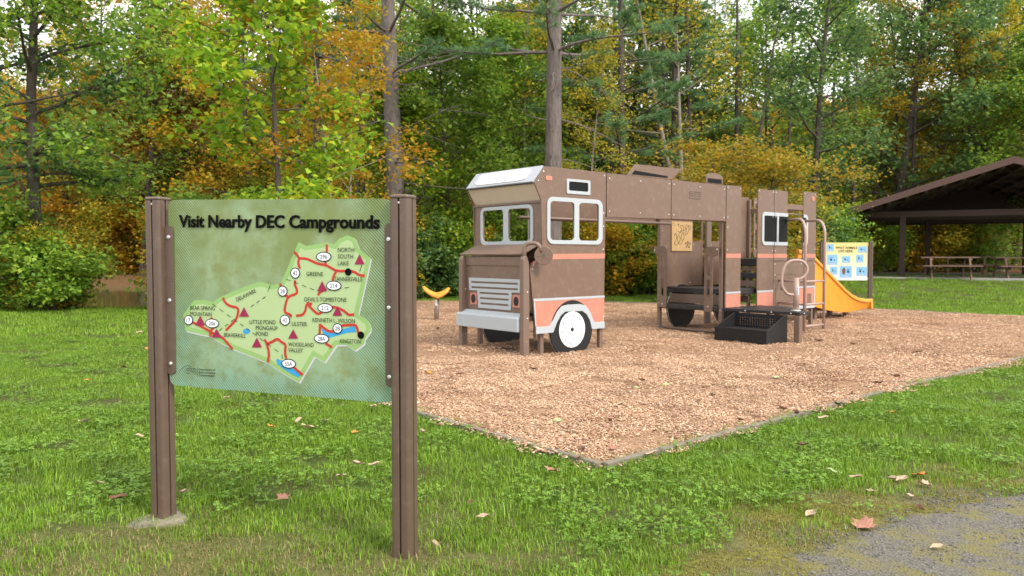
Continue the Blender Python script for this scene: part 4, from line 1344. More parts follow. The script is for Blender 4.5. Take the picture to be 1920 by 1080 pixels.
# transfer platform with its open box step
plate("transfer_platform", [(4.17, -.03), (5.24, -.03), (5.24, -.50), (4.48, -1.36), (4.17, -1.36)], [], .405, .452, to_flat, M['deck'], camper, bevel=.006)
holes_bm = bmesh.new()
for i in range(26):
    for j in range(32):
        u = 4.23 + i * .038; v = -1.31 + j * .040
        if v > -.07 or u > 5.2 or (u - 4.48) * .86 - (v + 1.36) * .76 > -.04: continue
        q = [holes_bm.verts.new((u + .010 * math.cos(a), v + .010 * math.sin(a), .4528)) for a in (0, 1.05, 2.09, 3.14, 4.19, 5.24)]
        holes_bm.faces.new(q)
hb = bm_obj("platform_perforation", holes_bm, M['groove'], camper); tag(hb, kind='stuff')
box("platform_leg", 4.17, 4.26, -1.36, -1.27, -.25, .404, M['brown2'], camper, bevel=.008)
box("platform_leg", 5.13, 5.21, -.46, -.38, -.25, .404, M['brown2'], camper, bevel=.008)
bolt(4.30, -1.3605, .43, camper, .012); bolt(4.1695, -1.22, .43, camper, .012, '-x'); bolt(4.1695, -.9, .43, camper, .012, '-x'); bolt(4.1695, -.45, .43, camper, .012, '-x')
stp = bpy.data.objects.new("box_step", None); link(stp, camper)
SV0, SV1 = -1.17, -.29
plate("step_front", [(SV0, -.03), (SV0 + .12, -.03), (SV0 + .17, .02), (SV1 - .17, .02), (SV1 - .12, -.03), (SV1, -.03), (SV1, .205), (SV0, .205)], [], 3.60, 3.615, to_cross, M['black'], stp)
for v in (SV0, SV1 - .015):
    plate("step_side", [(3.615, -.03), (4.165, -.03), (4.165, .40), (4.10, .40), (3.615, .205)], [], v, v + .015, to_side, M['black'], stp)
box("step_tread", 3.615, 4.15, SV0 + .016, SV1 - .016, .150, .180, M['deck'], stp)
rb = plate("step_back", [(SV0 + .016, .181), (SV1 - .016, .181), (SV1 - .016, .400), (SV0 + .016, .400)],
           [circ(SV0 + .10 + .043 * i, .225 + .034 * j, .0105, 6) for i in range(19) for j in range(4)], 4.14, 4.15, to_cross, M['black'], stp, bevel=0)
pm = bmesh.new()
for i in range(13):
    for j in range(20):
        u = 3.66 + i * .038; v = SV0 + .08 + j * .044
        q = [pm.verts.new((u + .010 * math.cos(a), v + .010 * math.sin(a), .1808)) for a in (0, 1.05, 2.09, 3.14, 4.19, 5.24)]
        pm.faces.new(q)
tag(bm_obj("tread_perforation", pm, M['groove'], stp), kind='stuff')

# loop handle beside the platform
lh = bpy.data.objects.new("loop_handle", None); link(lh, camper)
bu, bv = 4.42, -1.16
tube("handle_post", [(bu, bv, .44), (bu, bv, .955)], .042, M['pinktube'], lh, 18)
box("handle_sticker", bu - .022, bu - .0, bv - .0435, bv - .040, .70, .82, M['white'], lh, bevel=0)
tube("handle_base", [(bu, bv, .452), (bu, bv, .470)], .075, M['bolt'], lh, 18)
dxu, dxv = .763, -.647
LP = [(0, .70), (-.12, .695), (-.215, .80), (-.225, 1.03), (-.13, 1.215), (.09, 1.215), (.175, 1.10), (.13, .97), (.0, .91)]
tube("handle_loop", round_path([(bu + a * dxu, bv + a * dxv, b) for a, b in LP], .12, 6), .022, M['pinktube'], lh, 12)

# arched climbing ladder
ld = bpy.data.objects.new("arch_ladder", None); link(ld, camper)
for u, ue in ((5.63, 6.09), (6.27, 6.66)):
    tube("ladder_rail", round_path([(u, -.63, -.2), (u, -.63, 1.90), (ue, -.022, 1.905)], .30, 8), .024, M['pinktube'], ld, 12)
for z in (.855, .472, .107):
    tube("rung", [(5.63, -.63, z), (6.27, -.63, z)], .019, M['pinktube'], ld, 10)
    if z > .3: tube("rung_tie", [(5.66, -.63, z), (5.85, -.03, z)], .019, M['pinktube'], ld, 10)

# slide off the rear deck
TOPL = [(7.10, 1.40), (7.35, 1.39), (7.66, 1.29), (8.36, .925), (8.95, .615), (9.26, .485), (9.55, .41), (9.85, .375), (10.14, .368)]
BEDL = [(7.08, 1.235), (7.30, 1.20), (7.66, 1.03), (8.36, .64), (8.95, .36), (9.26, .275), (9.55, .245), (9.85, .235), (10.14, .23)]
BOTL = [(7.08, .46), (7.30, .41), (7.66, .33), (8.36, .20), (8.95, .13), (9.26, .115), (9.55, .135), (9.85, .15), (10.14, .16)]
sl = bpy.data.objects.new("slide", None); link(sl, camper)


def slide_wall(v, s):
    """hollow moulded side wall, leaning in towards its foot; s = outward direction"""
    bm = bmesh.new()
    sec = []
    for (ut, zt), (ub, zb), (uo, zo) in zip(TOPL, BEDL, BOTL):
        ring = [(v - s * .050, zb), (v - s * .035, zt - .02), (v - s * .020, zt), (v + s * .018, zt), (v + s * .034, zt - .02), (v + s * .034, zt - .07), (v + s * .006, zt - .085), (v - s * .055, zo), (v - s * .10, zo)]
        sec.append([bm.verts.new((ut, a, b)) for a, b in ring])
    for i in range(len(sec) - 1):
        for k in range(len(sec[0])):
            k2 = (k + 1) % len(sec[0])
            bm.faces.new((sec[i][k], sec[i][k2], sec[i + 1][k2], sec[i + 1][k]))
    bm.faces.new(sec[0]); bm.faces.new(sec[-1][::-1])
    bm_obj("slide_wall", bm, M['orange'], sl, bevel=.006)


slide_wall(.33, -1)
slide_wall(1.02, 1)
bm = bmesh.new()
sec = []
for (ub, zb), (uo, zo) in zip(BEDL, BOTL):
    sec.append([bm.verts.new((ub, a, b)) for a, b in ((.37, zb), (.52, zb - .015), (.83, zb - .015), (.98, zb), (.98, zb - .05), (.37, zb - .05))])
for i in range(len(sec) - 1):
    for k in range(6):
        bm.faces.new((sec[i][k], sec[i][(k + 1) % 6], sec[i + 1][(k + 1) % 6], sec[i + 1][k]))
bm.faces.new(sec[0]); bm.faces.new(sec[-1][::-1])
bm_obj("slide_bed", bm, M['orange'], sl, smooth=False)
bm = bmesh.new()
add_tube(bm, [(10.12, .30, .25), (10.12, 1.05, .25)], .10, 12)
for v in bm.verts: v.co.x = 10.12 + (v.co.x - 10.12) * .45
bm_obj("slide_lip", bm, M['orange'], sl, smooth=False)
for u, v in ((8.15, .55), (9.35, .50), (8.15, .85), (9.35, .85)):
    box("slide_leg", u - .05, u + .05, v - .04, v + .04, -.2, .30 if u > 9 else .42, M['brown2'], sl)

# ------------------------------------------------------------ saddle spring seat
sx, sy = W2(2.38, 5.36)
spring = thing("saddle_seat", "orange curved saddle seat on a leaning brown post", "play seat", (sx, sy, bed_z(2.38, 5.36)), 0.0)
bm = bmesh.new()
NS, NC = 14, 12
sec = []
for i in range(NS + 1):
    t = -1 + 2 * i / NS
    x = .27 * t
    zc = .50 + .135 * abs(t) ** 1.6 + (.03 if t < 0 else 0.0) * abs(t)
    w = .16 * (1 - .28 * abs(t) ** 2.2) * (1.15 if t > 0 else .75) * (1 - .7 * max(0, (abs(t) - .86) / .14) ** 2)
    th = .06 * (1 - .12 * abs(t)) * (1 - .75 * max(0, (abs(t) - .86) / .14) ** 2)
    sec.append([bm.verts.new((x, w * math.cos(2 * math.pi * k / NC), zc + th * math.sin(2 * math.pi * k / NC) - .2 * (w * math.cos(2 * math.pi * k / NC)) ** 2 / .12)) for k in range(NC)])
for i in range(NS):
    for k in range(NC):
        bm.faces.new((sec[i][k], sec[i][(k + 1) % NC], sec[i + 1][(k + 1) % NC], sec[i + 1][k]))
bm.faces.new(sec[0]); bm.faces.new(sec[-1][::-1])
so = bm_obj("saddle", bm, M['orange'], spring, smooth=True)
tube("seat_post", [(-.012, 0, -.25), (.02, 0, .50)], .048, M['brown2'], spring, 14)
box("post_sticker", -.020, .022, -.0515, -.046, .30, .42, M['white'], spring, bevel=0)

# ------------------------------------------------------------ trees
def frame_of(t):
    t = t / np.linalg.norm(t)
    r = np.array((0, 0, 1.0)) if abs(t[2]) < .9 else np.array((1.0, 0, 0))
    a = np.cross(t, r); a /= np.linalg.norm(a)
    return a, np.cross(t, a)


class Wood:
    def __init__(self): self.v = []; self.f = []; self.n = 0

    def limb(self, pts, rads, seg=6):
        pts = [np.asarray(p, float) for p in pts]
        base = self.n
        for i, p in enumerate(pts):
            t = pts[min(i + 1, len(pts) - 1)] - pts[max(i - 1, 0)]
            a, b = frame_of(t)
            for k in range(seg):
                an = 2 * math.pi * k / seg
                self.v.append(p + (a * math.cos(an) + b * math.sin(an)) * rads[i])
        self.n += len(pts) * seg
        for i in range(len(pts) - 1):
            for k in range(seg):
                k2 = (k + 1) % seg
                self.f.append((base + i * seg + k, base + i * seg + k2, base + (i + 1) * seg + k2, base + (i + 1) * seg + k))

    def mesh(self, name, mat):
        return fast_mesh(name, np.array(self.v), np.array(self.f), mat, smooth=True)


def bend(p, d, length, n, r, wob=0.25, up=0.0):
    """a wobbly limb: list of points"""
    d = np.asarray(d, float) / np.linalg.norm(d)
    out = [np.asarray(p, float)]
    for i in range(n):
        d = d + r.normal(0, wob / n, 3) + np.array((0, 0, up / n))
        d /= np.linalg.norm(d)
        out.append(out[-1] + d * length / n)
    return out


def leaf_quads(c, nrm, dirs, ln, wd, r):
    """diamond leaves, slightly folded: centres c, normals nrm, long axes dirs"""
    n = len(c)
    side = np.cross(nrm, dirs); side /= np.linalg.norm(side, axis=1)[:, None] + 1e-9
    ln = ln[:, None]; wd = wd[:, None]
    v = np.empty((n, 4, 3))
    v[:, 0] = c - dirs * ln * .5
    v[:, 1] = c + side * wd * .5 + nrm * wd * .14 + dirs * ln * .06
    v[:, 2] = c + dirs * ln * .5 - nrm * ln * .10
    v[:, 3] = c - side * wd * .5 + nrm * wd * .14 + dirs * ln * .06
    return v


def rand_unit(n, r):
    a = r.normal(0, 1, (n, 3)); return a / np.linalg.norm(a, axis=1)[:, None]


def make_leaves(name, centres, per, sigma, size, r, flat=0.6, mat=None, outward=None):
    """clusters of leaves round each centre"""
    centres = np.asarray(centres)
    k = len(centres)
    c = np.repeat(centres, per, 0) + r.normal(0, 1, (k * per, 3)) * np.array(sigma)
    n = len(c)
    nrm = rand_unit(n, r); nrm[:, 2] = np.abs(nrm[:, 2]) + flat
    nrm /= np.linalg.norm(nrm, axis=1)[:, None]
    d = rand_unit(n, r); d[:, 2] -= .25
    d -= nrm * np.sum(d * nrm, 1)[:, None]; d /= np.linalg.norm(d, axis=1)[:, None]
    s = size * r.uniform(.5, 1.45, n)
    v = leaf_quads(c, nrm, d, s, s * .72, r).reshape(-1, 3)
    f = np.arange(n * 4).reshape(n, 4)
    return fast_mesh(name, v, f, mat)


def broadleaf(seed, h, tr, cb, cr, n_limb=16, per=16, size=.13, sigma=(.24, .24, .15), lean=(0, 0), stems=1, sub=5, tip=0.35):
    """returns wood and leaf meshes of one deciduous tree; cb crown base, cr crown radius"""
    r = np.random.default_rng(seed)
    wd = Wood(); cen = []
    for s in range(stems):
        d0 = np.array((lean[0] + (r.normal(0, .22) if stems > 1 else 0), lean[1] + (r.normal(0, .22) if stems > 1 else 0), 1.0))
        hh = h * (1 if s == 0 else r.uniform(.65, .95))
        tk = bend((0.06 * s, 0.05 * s, -.3), d0, hh + .3, 12, r, .30)
        rad = [tr * (1 - .86 * (i / 12) ** .9) * (1.35 if i == 0 else 1) for i in range(13)]
        wd.limb(tk, rad, 8)
        nl = max(4, n_limb // stems)
        for i in range(nl):
            t = (i + r.uniform(0, .8)) / nl
            z = cb + (hh - cb) * t * .97
            k = min(11, max(0, int((z + .3) / (hh + .3) * 12)))
            fr = (z + .3) / (hh + .3) * 12 - k
            p = tk[k] * (1 - fr) + tk[k + 1] * fr
            az = i * 2.39996 + r.uniform(-.5, .5) + s * 1.7
            prof = (math.sin(math.pi * min(1, .18 + .82 * t)) ** .7) * (1 - tip * t)
            L = cr * max(.25, prof) * r.uniform(.75, 1.15)
            el = r.uniform(.05, .35) + .55 * t
            d = np.array((math.cos(az) * math.cos(el), math.sin(az) * math.cos(el), math.sin(el)))
            lb = bend(p, d, L, 5, r, .55, .10)
            r0 = max(.012, tr * .34 * (1 - .6 * t))
            wd.limb(lb, [r0 * (1 - .82 * q / 5) for q in range(6)], 5)
            for q in range(sub):
                f = r.uniform(.25, 1.0); kk = min(4, int(f * 5))
                b0 = lb[kk] * (1 - (f * 5 - kk)) + lb[kk + 1] * (f * 5 - kk)
                dd = d + r.normal(0, .65, 3); dd[2] = dd[2] * .5
                tw = bend(b0, dd, L * r.uniform(.22, .42), 3, r, .6)
                wd.limb(tw, [r0 * .34, r0 * .24, r0 * .15, r0 * .06], 4)
                cen += [tw[1] * .5 + tw[2] * .5, tw[3], tw[2] + r.normal(0, .12, 3)]
            cen.append(lb[5])
        cen.append(tk[12]); cen.append(tk[11])
    cen = np.array(cen)
    lm = make_leaves("crown", cen, per, sigma, size, r, mat=M['leaf_green'])
    return wd.mesh("trunk", M['bark_dark']), lm


def pine(seed, h, tr, cb, cr, dead=(1.5, 6.0), n_dead=12, lean=(0, 0), whorls=13, dead_len=2.2, tufts=15):
    """white pine: straight trunk, level limbs in whorls, needle sprays, dead lower limbs"""
    r = np.random.default_rng(seed)
    wd = Wood()
    tk = bend((0, 0, -.3), (lean[0], lean[1], 1), h + .3, 16, r, .06)
    wd.limb(tk, [tr * (1 - .9 * (i / 16) ** 1.15) * (1.25 if i == 0 else 1) for i in range(17)], 14)

    def on_trunk(z):
        f = (z + .3) / (h + .3) * 16; k = min(15, int(f)); return tk[k] * (1 - f + k) + tk[k + 1] * (f - k)
    for i in range(n_dead):
        z = r.uniform(*dead); az = r.uniform(0, 6.28)
        d = np.array((math.cos(az), math.sin(az), r.uniform(-.25, .25)))
        lb = bend(on_trunk(z), d, dead_len * r.uniform(.3, 1.15), 6, r, .5, -.12)
        r0 = tr * r.uniform(.05, .11)
        wd.limb(lb, [r0 * (1 - .8 * q / 6) for q in range(7)], 5)
        for q in range(3):
            kk = r.integers(2, 6)
            tw = bend(lb[kk], d + r.normal(0, .6, 3), .7 * r.uniform(.4, 1.2), 3, r, .5)
            wd.limb(tw, [r0 * .35, r0 * .25, r0 * .16, r0 * .06], 4)
    C = []; DD = []
    for w in range(whorls):
        t = w / max(1, whorls - 1)
        z = cb + (h - cb - .4) * t
        for j in range(r.integers(4, 6)):
            az = w * 1.1 + j * 6.283 / 5 + r.uniform(-.4, .4)
            L = cr * (1 - .82 * t) * r.uniform(.65, 1.15)
            d = np.array((math.cos(az), math.sin(az), r.uniform(-.05, .22)))
            lb = bend(on_trunk(z), d, L, 6, r, .35, .12)
            r0 = tr * .16 * (1 - .6 * t) + .008
            wd.limb(lb, [r0 * (1 - .85 * q / 6) for q in range(7)], 5)
            for q in range(int(tufts * (.5 + .5 * L / cr))):
                f = r.uniform(.35, 1.02) * 6; kk = min(5, int(f))
                b0 = lb[kk] * (1 - f + kk) + lb[kk + 1] * (f - kk)
                sd = np.array((-d[1], d[0], 0)) * r.choice((-1, 1))
                dd = d * .8 + sd * r.uniform(.2, 1.1) + np.array((0, 0, r.uniform(0, .35)))
                ln = r.uniform(.18, .62) * (1 - .4 * f / 6)
                e = b0 + dd / np.linalg.norm(dd) * ln
                wd.limb([b0, e], [r0 * .2 + .003, .003], 3)
                for m_ in (.45, .75, 1.0):
                    C.append(b0 * (1 - m_) + e * m_); DD.append(dd / np.linalg.norm(dd))
    C = np.array(C); DD = np.array(DD)
    per = 26
    c = np.repeat(C, per, 0); dd = np.repeat(DD, per, 0)
    n = len(c)
    nd = dd * .75 + rand_unit(n, r) * .85 + np.array((0, 0, .12)); nd /= np.linalg.norm(nd, axis=1)[:, None]
    ln = r.uniform(.10, .18, n)[:, None]
    sd = np.cross(nd, rand_unit(n, r)); sd /= np.linalg.norm(sd, axis=1)[:, None]
    c = c + r.normal(0, .035, (n, 3))
    v = np.empty((n, 3, 3)); v[:, 0] = c - sd * .0075; v[:, 1] = c + sd * .0075; v[:, 2] = c + nd * ln
    lm = fast_mesh("needles", v.reshape(-1, 3), np.arange(n * 3).reshape(n, 3), M['needle'])
    return wd.mesh("trunk", M['bark_pine']), lm


def put_tree(name, label, cat, meshes, x, y, scale=1.0, rz=0.0, leafmat=None, barkmat=None, group=None, crown='crown', sz=None):
    t = thing(name, label, cat, (x, y, gz(x, y)), rz, group)
    t.scale = (scale, scale, scale if sz is None else sz)
    for nm, me, mt in (("trunk", meshes[0], barkmat), (crown, meshes[1], leafmat)):
        o = link(bpy.data.objects.new(nm, me), t)
        if mt:
            o.material_slots[0].link = 'OBJECT'
            o.material_slots[0].material = mt
    return t


def PX(px, d): return (px - 960) / 1440.0 * d


B = {}
B['maple'] = broadleaf(1, 9.0, .085, 1.6, 2.5, 22, 20, .165, (.26, .26, .13), sub=5)
B['gold'] = broadleaf(2, 7.5, .05, 1.0, 1.9, 18, 12, .115, (.24, .24, .09), sub=4)
B['oakA'] = broadleaf(3, 12.5, .21, 2.4, 4.3, 26, 22, .165, (.34, .34, .20), sub=7)
B['oakB'] = broadleaf(4, 13.5, .19, 3.0, 3.8, 26, 21, .155, (.33, .33, .20), sub=7)
B['mass'] = broadleaf(5, 9.0, .11, .7, 3.0, 30, 22, .14, (.28, .28, .15), sub=6)
B['massB'] = broadleaf(6, 7.0, .09, .5, 2.6, 26, 22, .135, (.27, .27, .14), sub=6)
B['thin'] = broadleaf(7, 14.0, .10, 5.0, 2.2, 20, 16, .13, (.30, .30, .18), sub=5)
B['thinB'] = broadleaf(8, 15.5, .13, 6.5, 2.6, 20, 16, .13, (.32, .32, .18), sub=5)
B['witch'] = broadleaf(9, 4.3, .06, .7, 2.5, 40, 29, .085, (.30, .30, .07), stems=3, sub=6, tip=.1)
B['bush'] = broadleaf(10, 2.3, .035, .15, 1.35, 26, 25, .10, (.20, .20, .12), stems=3, sub=4, tip=.1)
B['bushB'] = broadleaf(11, 1.7, .03, .1, 1.2, 22, 24, .11, (.20, .20, .10), stems=4, sub=4, tip=.1)
B['fork'] = broadleaf(12, 13.0, .14, 4.2, 3.2, 20, 14, .12, (.32, .32, .18), stems=2, sub=5)
PI = {}
PI['A'] = pine(21, 19, .32, 6.8, 3.9, (2.2, 7.6), 30, (-.035, 0), 11, 2.8, 15)
PI['B'] = pine(22, 19, .285, 7.0, 4.2, (3.0, 7.6), 14, (-.028, 0), 12, 2.3, 18)
PI['C'] = pine(23, 15, .17, 4.6, 3.1, (1.5, 5.5), 16, (0, 0), 11, 1.8, 16)

# the trees that stand out one by one
put_tree("pine_tree", "tall pine with dead lower limbs behind the map sign's right post", "tree", PI['A'], PX(748, 23.5), 23.5, 1.0, 0.4, crown='needles')
put_tree("pine_tree", "tall straight pine with a grey trunk rising behind the camper cabin", "tree", PI['B'], PX(1033, 22.0), 22.0, 1.0, 2.0, crown='needles')
put_tree("pine_tree", "leaning pine behind the far corner of the picnic shelter", "tree", PI['A'], PX(1868, 40.0), 40.0, 1.0, 0.1, crown='needles').rotation_euler[1] = -.17
put_tree("pine_tree", "slimmer pine with feathery boughs right of the tall grey pine", "tree", PI['C'], PX(1165, 25.5), 25.5, 1.0, 0.9, barkmat=M['bark_dark'], crown='needles')
put_tree("pine_tree", "young pine with blue green boughs beyond the yellow spreading tree", "tree", PI['C'], PX(1262, 28.5), 28.5, .95, 2.2, barkmat=M['bark_dark'], crown='needles')
put_tree("pine_tree", "pine with level boughs behind the bright green maple", "tree", PI['C'], PX(595, 25.0), 25.0, 1.0, 4.0, barkmat=M['bark_dark'], crown='needles')
put_tree("maple_tree", "slender maple with bright green leaves behind the map board", "tree", B['maple'], PX(530, 16.0), 16.0, 1.0, 0.3, M['leaf_maple'])
put_tree("maple_sapling", "golden leaved sapling with a thin pale stem beside the maple", "tree", B['gold'], PX(636, 17.5), 17.5, 1.05, 1.0, M['leaf_orange'], M['bark_pale'])
put_tree("maple_sapling", "yellow leaved sapling between the maple and the dead limbed pine", "tree", B['gold'], PX(655, 20.0), 20.0, 1.0, 2.6, M['leaf_yellow'], M['bark_pale'])
put_tree("spreading_tree", "low spreading tree of yellow orange leaves behind the camper roof", "tree", B['witch'], PX(1385, 21.0), 21.0, 1.08, 0.0, M['leaf_witch'], M['bark_dark'], sz=1.0)
put_tree("oak_tree", "dark green oak rising behind the picnic shelter roof", "tree", B['oakA'], PX(1672, 39.8), 39.8, 1.3, 0.5, M['leaf_dark'])
put_tree("oak_tree", "dark green oak between the yellow tree and the shelter", "tree", B['oakB'], PX(1520, 30.0), 30.0, 1.0, 1.7, M['leaf_dark'])
put_tree("forked_tree", "pale forked trunk with thin yellow green foliage behind the yellow tree", "tree", B['fork'], PX(1302, 27.0), 27.0, 1.0, 0.8, M['leaf_olive'], M['bark_pale'])
put_tree("oak_tree", "leafy green tree overhanging the pond bank", "tree", B['oakB'], PX(70, 19.0), 19.0, .95, 0.6, M['leaf_green'])
put_tree("oak_tree", "dark green tree standing beyond the pond bank tree", "tree", B['oakA'], PX(-75, 18.0), 18.0, .9, 2.1, M['leaf_dark'])
put_tree("leafy_tree", "dense green tree just left of the camper cabin", "tree", B['mass'], PX(840, 25.5), 25.5, 1.0, 0.2, M['leaf_green'])
put_tree("leafy_tree", "dense bright green tree behind the orange saddle seat", "tree", B['massB'], PX(795, 24.5), 24.5, .95, 2.2, M['leaf_maple'])
put_tree("leafy_tree", "dense green tree behind the cabin's visor", "tree", B['mass'], PX(930, 27.5), 27.5, 1.05, 3.1, M['leaf_green'])
put_tree("birch_tree", "thin pale barked tree left of the grey pine trunk", "tree", B['thin'], PX(990, 29.0), 29.0, 1.0, 1.2, M['leaf_olive'], M['bark_pale'])
put_tree("thin_tree", "thin pale sapling right of the grey pine trunk", "tree", B['thin'], PX(1108, 24.0), 24.0, .6, 2.2, M['leaf_olive'], M['bark_pale'])

# the wood behind, tree by tree: (photo column, distance, kind, leaf, scale)
rw = np.random.default_rng(77)
kinds = [('thin', 'leaf_olive'), ('thinB', 'leaf_green'), ('oakB', 'leaf_green'), ('oakA', 'leaf_olive'), ('thinB', 'leaf_yellow'), ('fork', 'leaf_green'),
         ('oakB', 'leaf_dark'), ('thin', 'leaf_yellow'), ('mass', 'leaf_olive'), ('oakA', 'leaf_green')]
NEAR = {}
WORDS = {'leaf_olive': "olive leaved", 'leaf_green': "green leaved", 'leaf_yellow': "yellow leaved", 'leaf_dark': "dark green", 'leaf_orange': "orange leaved", 'leaf_rust': "rust leaved"}
BARK = {'thin': 'bark_dark', 'thinB': 'bark_dark', 'oakA': 'bark_dark', 'oakB': 'bark_dark', 'fork': 'bark_pale', 'mass': 'bark_dark', 'massB': 'bark_dark'}
SHAPE = {'thin': "slim", 'thinB': "tall thin", 'oakA': "broad", 'oakB': "tall broad", 'fork': "forked", 'mass': "bushy", 'massB': "low bushy"}


def zone(px):
    for lim, w in ((40, "beyond the pond bank oak"), (170, "behind the pond bank shrubs"), (300, "across the pond"), (430, "above the map sign's first post"), (520, "above the map board's left half"), (620, "behind the bright green maple"), (700, "behind the golden saplings"), (780, "behind the dead limbed pine"), (870, "behind the orange saddle seat"), (960, "behind the camper's visor"), (1050, "behind the tall grey pine"), (1140, "behind the camper cabin's rear edge"), (1220, "behind the camper's roof air unit"), (1300, "behind the camper's roof vent"), (1400, "behind the yellow spreading tree"), (1480, "behind the camper's rear panels"), (1570, "behind the climbing ladder"), (1660, "behind the animal sign"), (1760, "behind the shelter's low eave"), (1850, "behind the shelter's roof slope")):
        if px < lim: return w
    return "behind the shelter's ridge"


col = -120.0
i = 0
while col < 2060:
    for dist in (33.0, 42.0):
        k, lf = kinds[int(rw.integers(0, len(kinds)))]
        if col < 480:
            lf = ['leaf_orange', 'leaf_rust', 'leaf_yellow', 'leaf_green', 'leaf_rust'][int(rw.integers(0, 5))]
        d = dist + rw.uniform(-3, 3.5)
        if dist < 40 and col < 600: continue                          # the pond lies here
        if dist > 40 and col < 670: d = 47.5 + rw.uniform(0, 3)        # its far bank
        x = PX(col + rw.uniform(-35, 35), d)
        if 11.0 < x < 23.0 and d < 38.5: continue                     # the shelter stands here
        put_tree("wood_tree", "%s %s tree %s %s" % (SHAPE[k], WORDS[lf], "in the front rows" if dist < 40 else ("on the far bank" if col < 670 else "deeper in the wood"), zone(960 + x / d * 1440)), "tree", B[k], x, d, rw.uniform(.85, 1.12), rw.uniform(0, 6.28), M[lf], M[BARK[k]], "trees of the wood behind the playground")
    col += 56 if not 1130 < col < 1500 else 78
# a taller back row that closes the canopy
for q, px in enumerate(list(range(130, 720, 70)) + list(range(1600, 2000, 75))):
    d = 49 + 2.5 * math.sin(q * 2.1)
    lf = ['leaf_olive', 'leaf_yellow', 'leaf_green', 'leaf_rust'][q % 4] if px < 800 else ['leaf_green', 'leaf_olive', 'leaf_dark'][q % 3]
    k = ['oakB', 'thinB', 'oakA'][q % 3]
    put_tree("wood_tree", "%s %s tree in the tall back row %s" % (SHAPE[k], WORDS[lf], zone(px)), "tree", B[k], PX(px, d), d, 1.35, q * 1.1, M[lf], M['bark_dark'], "trees of the wood behind the playground")
# bare slim stems between them
wd = Wood(); r_ = np.random.default_rng(5)
wd.limb(bend((0, 0, -.3), (0.02, 0, 1), 13, 10, r_, .18), [.11 * (1 - .75 * q / 10) for q in range(11)], 8)
for q in range(9):
    z = 2.5 + q * 1.05; az = q * 2.4
    lb = bend((0.02 * z, 0, z), (math.cos(az), math.sin(az), .5), 1.0, 4, r_, .4)
    wd.limb(lb, [.022, .017, .012, .008, .003], 4)
stem_me = wd.mesh("trunk", M['bark_dark'])


def stem_place(px):
    for lim, w in ((620, "between the bright maple and the golden sapling"), (690, "behind the golden saplings"), (760, "behind the dead limbed pine"), (830, "behind the orange saddle seat"), (880, "left of the camper cabin among green trees"), (950, "above the camper's visor"), (1030, "just left of the tall grey pine"), (1100, "just right of the tall grey pine"), (1158, "behind the thin pale sapling"), (1190, "beside the slimmer feathery pine"), (1225, "above the roof air unit"), (1262, "left of the forked pale trunk"), (1300, "touching the forked pale trunk, thickest of the stems"), (1350, "right of the forked pale trunk"), (1400, "above the middle of the yellow spreading tree"), (1450, "at the right of the yellow spreading tree"), (1540, "left of the dark oak by the shelter")):
        if px < lim: return w
    return "left of the shelter's roof corner"


for q, (px, d, s) in enumerate([(672, 32, .9), (812, 27, 1.0), (1150, 30, 1.3), (1166, 31, 1.2), (1240, 29, 1.0), (1282, 30, 1.5), (1376, 31, 1.2), (1212, 36, .9), (1335, 35, .8), (1078, 33, .8), (895, 33, 1.0), (560, 33, .9), (1480, 36, 1.0), (1600, 38, .9), (860, 36, .8), (1430, 34, .7), (1010, 36, .9), (700, 35, .8)]):
    t = bpy.data.objects.new("bare_trunk", stem_me); link(t)
    t.location = (PX(px, d), d, gz(PX(px, d), d)); t.rotation_euler = (0, 0, q * 1.3); t.scale = (s, s, 1.0)
    tag(t, "dark bare stem %s" % stem_place(px), "tree", "bare stems in the wood")

# shrubs along the edge of the wood and round the pond
shr = [(772, 23.6, 'bush', 'leaf_dark', 1.0), (800, 23.2, 'bushB', 'leaf_dark', 1.0), (845, 24.4, 'bush', 'leaf_green', 1.0), (880, 25.6, 'bush', 'leaf_yellow', .95), (925, 25, 'bushB', 'leaf_dark', 1.0),
       (975, 26, 'bush', 'leaf_green', 1.1), (1090, 25.5, 'bush', 'leaf_olive', 1.1), (1140, 24.2, 'bush', 'leaf_yellow', 1.0), (1170, 25.2, 'bush', 'leaf_green', 1.2), (1205, 24.3, 'bushB', 'leaf_green', 1.1), (1235, 25.5, 'bush', 'leaf_green', 1.2),
       (1290, 26, 'bush', 'leaf_green', 1.2), (1340, 26, 'bush', 'leaf_olive', 1.1), (1400, 25, 'bushB', 'leaf_green', 1.2), (1450, 26, 'bush', 'leaf_olive', 1.2), (1495, 26.5, 'bush', 'leaf_dark', 1.2), (1545, 27.5, 'bush', 'leaf_green', 1.1), (1590, 33, 'bush', 'leaf_olive', 1.2), (1640, 37, 'bush', 'leaf_green', 1.4), (1700, 39, 'bush', 'leaf_yellow', 1.5), (1765, 39, 'bush', 'leaf_olive', 1.5), (1840, 39, 'bush', 'leaf_green', 1.5),
       (105, 18.8, 'bush', 'leaf_olive', .85), (85, 18.0, 'bushB', 'leaf_green', 1.0), (-20, 18.4, 'bush', 'leaf_green', 1.2), (60, 47.5, 'bush', 'leaf_orange', 1.9), (130, 48.5, 'bush', 'leaf_yellow', 1.8), (200, 48, 'bush', 'leaf_olive', 1.9), (265, 48.5, 'bush', 'leaf_orange', 1.8), (330, 47.8, 'bush', 'leaf_yellow', 2.0), (400, 48, 'bush', 'leaf_olive', 1.9), (390, 19.0, 'bush', 'leaf_yellow', 1.1), (410, 19.4, 'bush', 'leaf_green', 1.2), (460, 19.2, 'bush', 'leaf_yellow', 1.0), (515, 20, 'bush', 'leaf_green', 1.2), (570, 21, 'bush', 'leaf_yellow', 1.2), (620, 22, 'bush', 'leaf_green', 1.2), (670, 22.5, 'bush', 'leaf_yellow', 1.2), (715, 24, 'bush', 'leaf_olive', 1.2)]
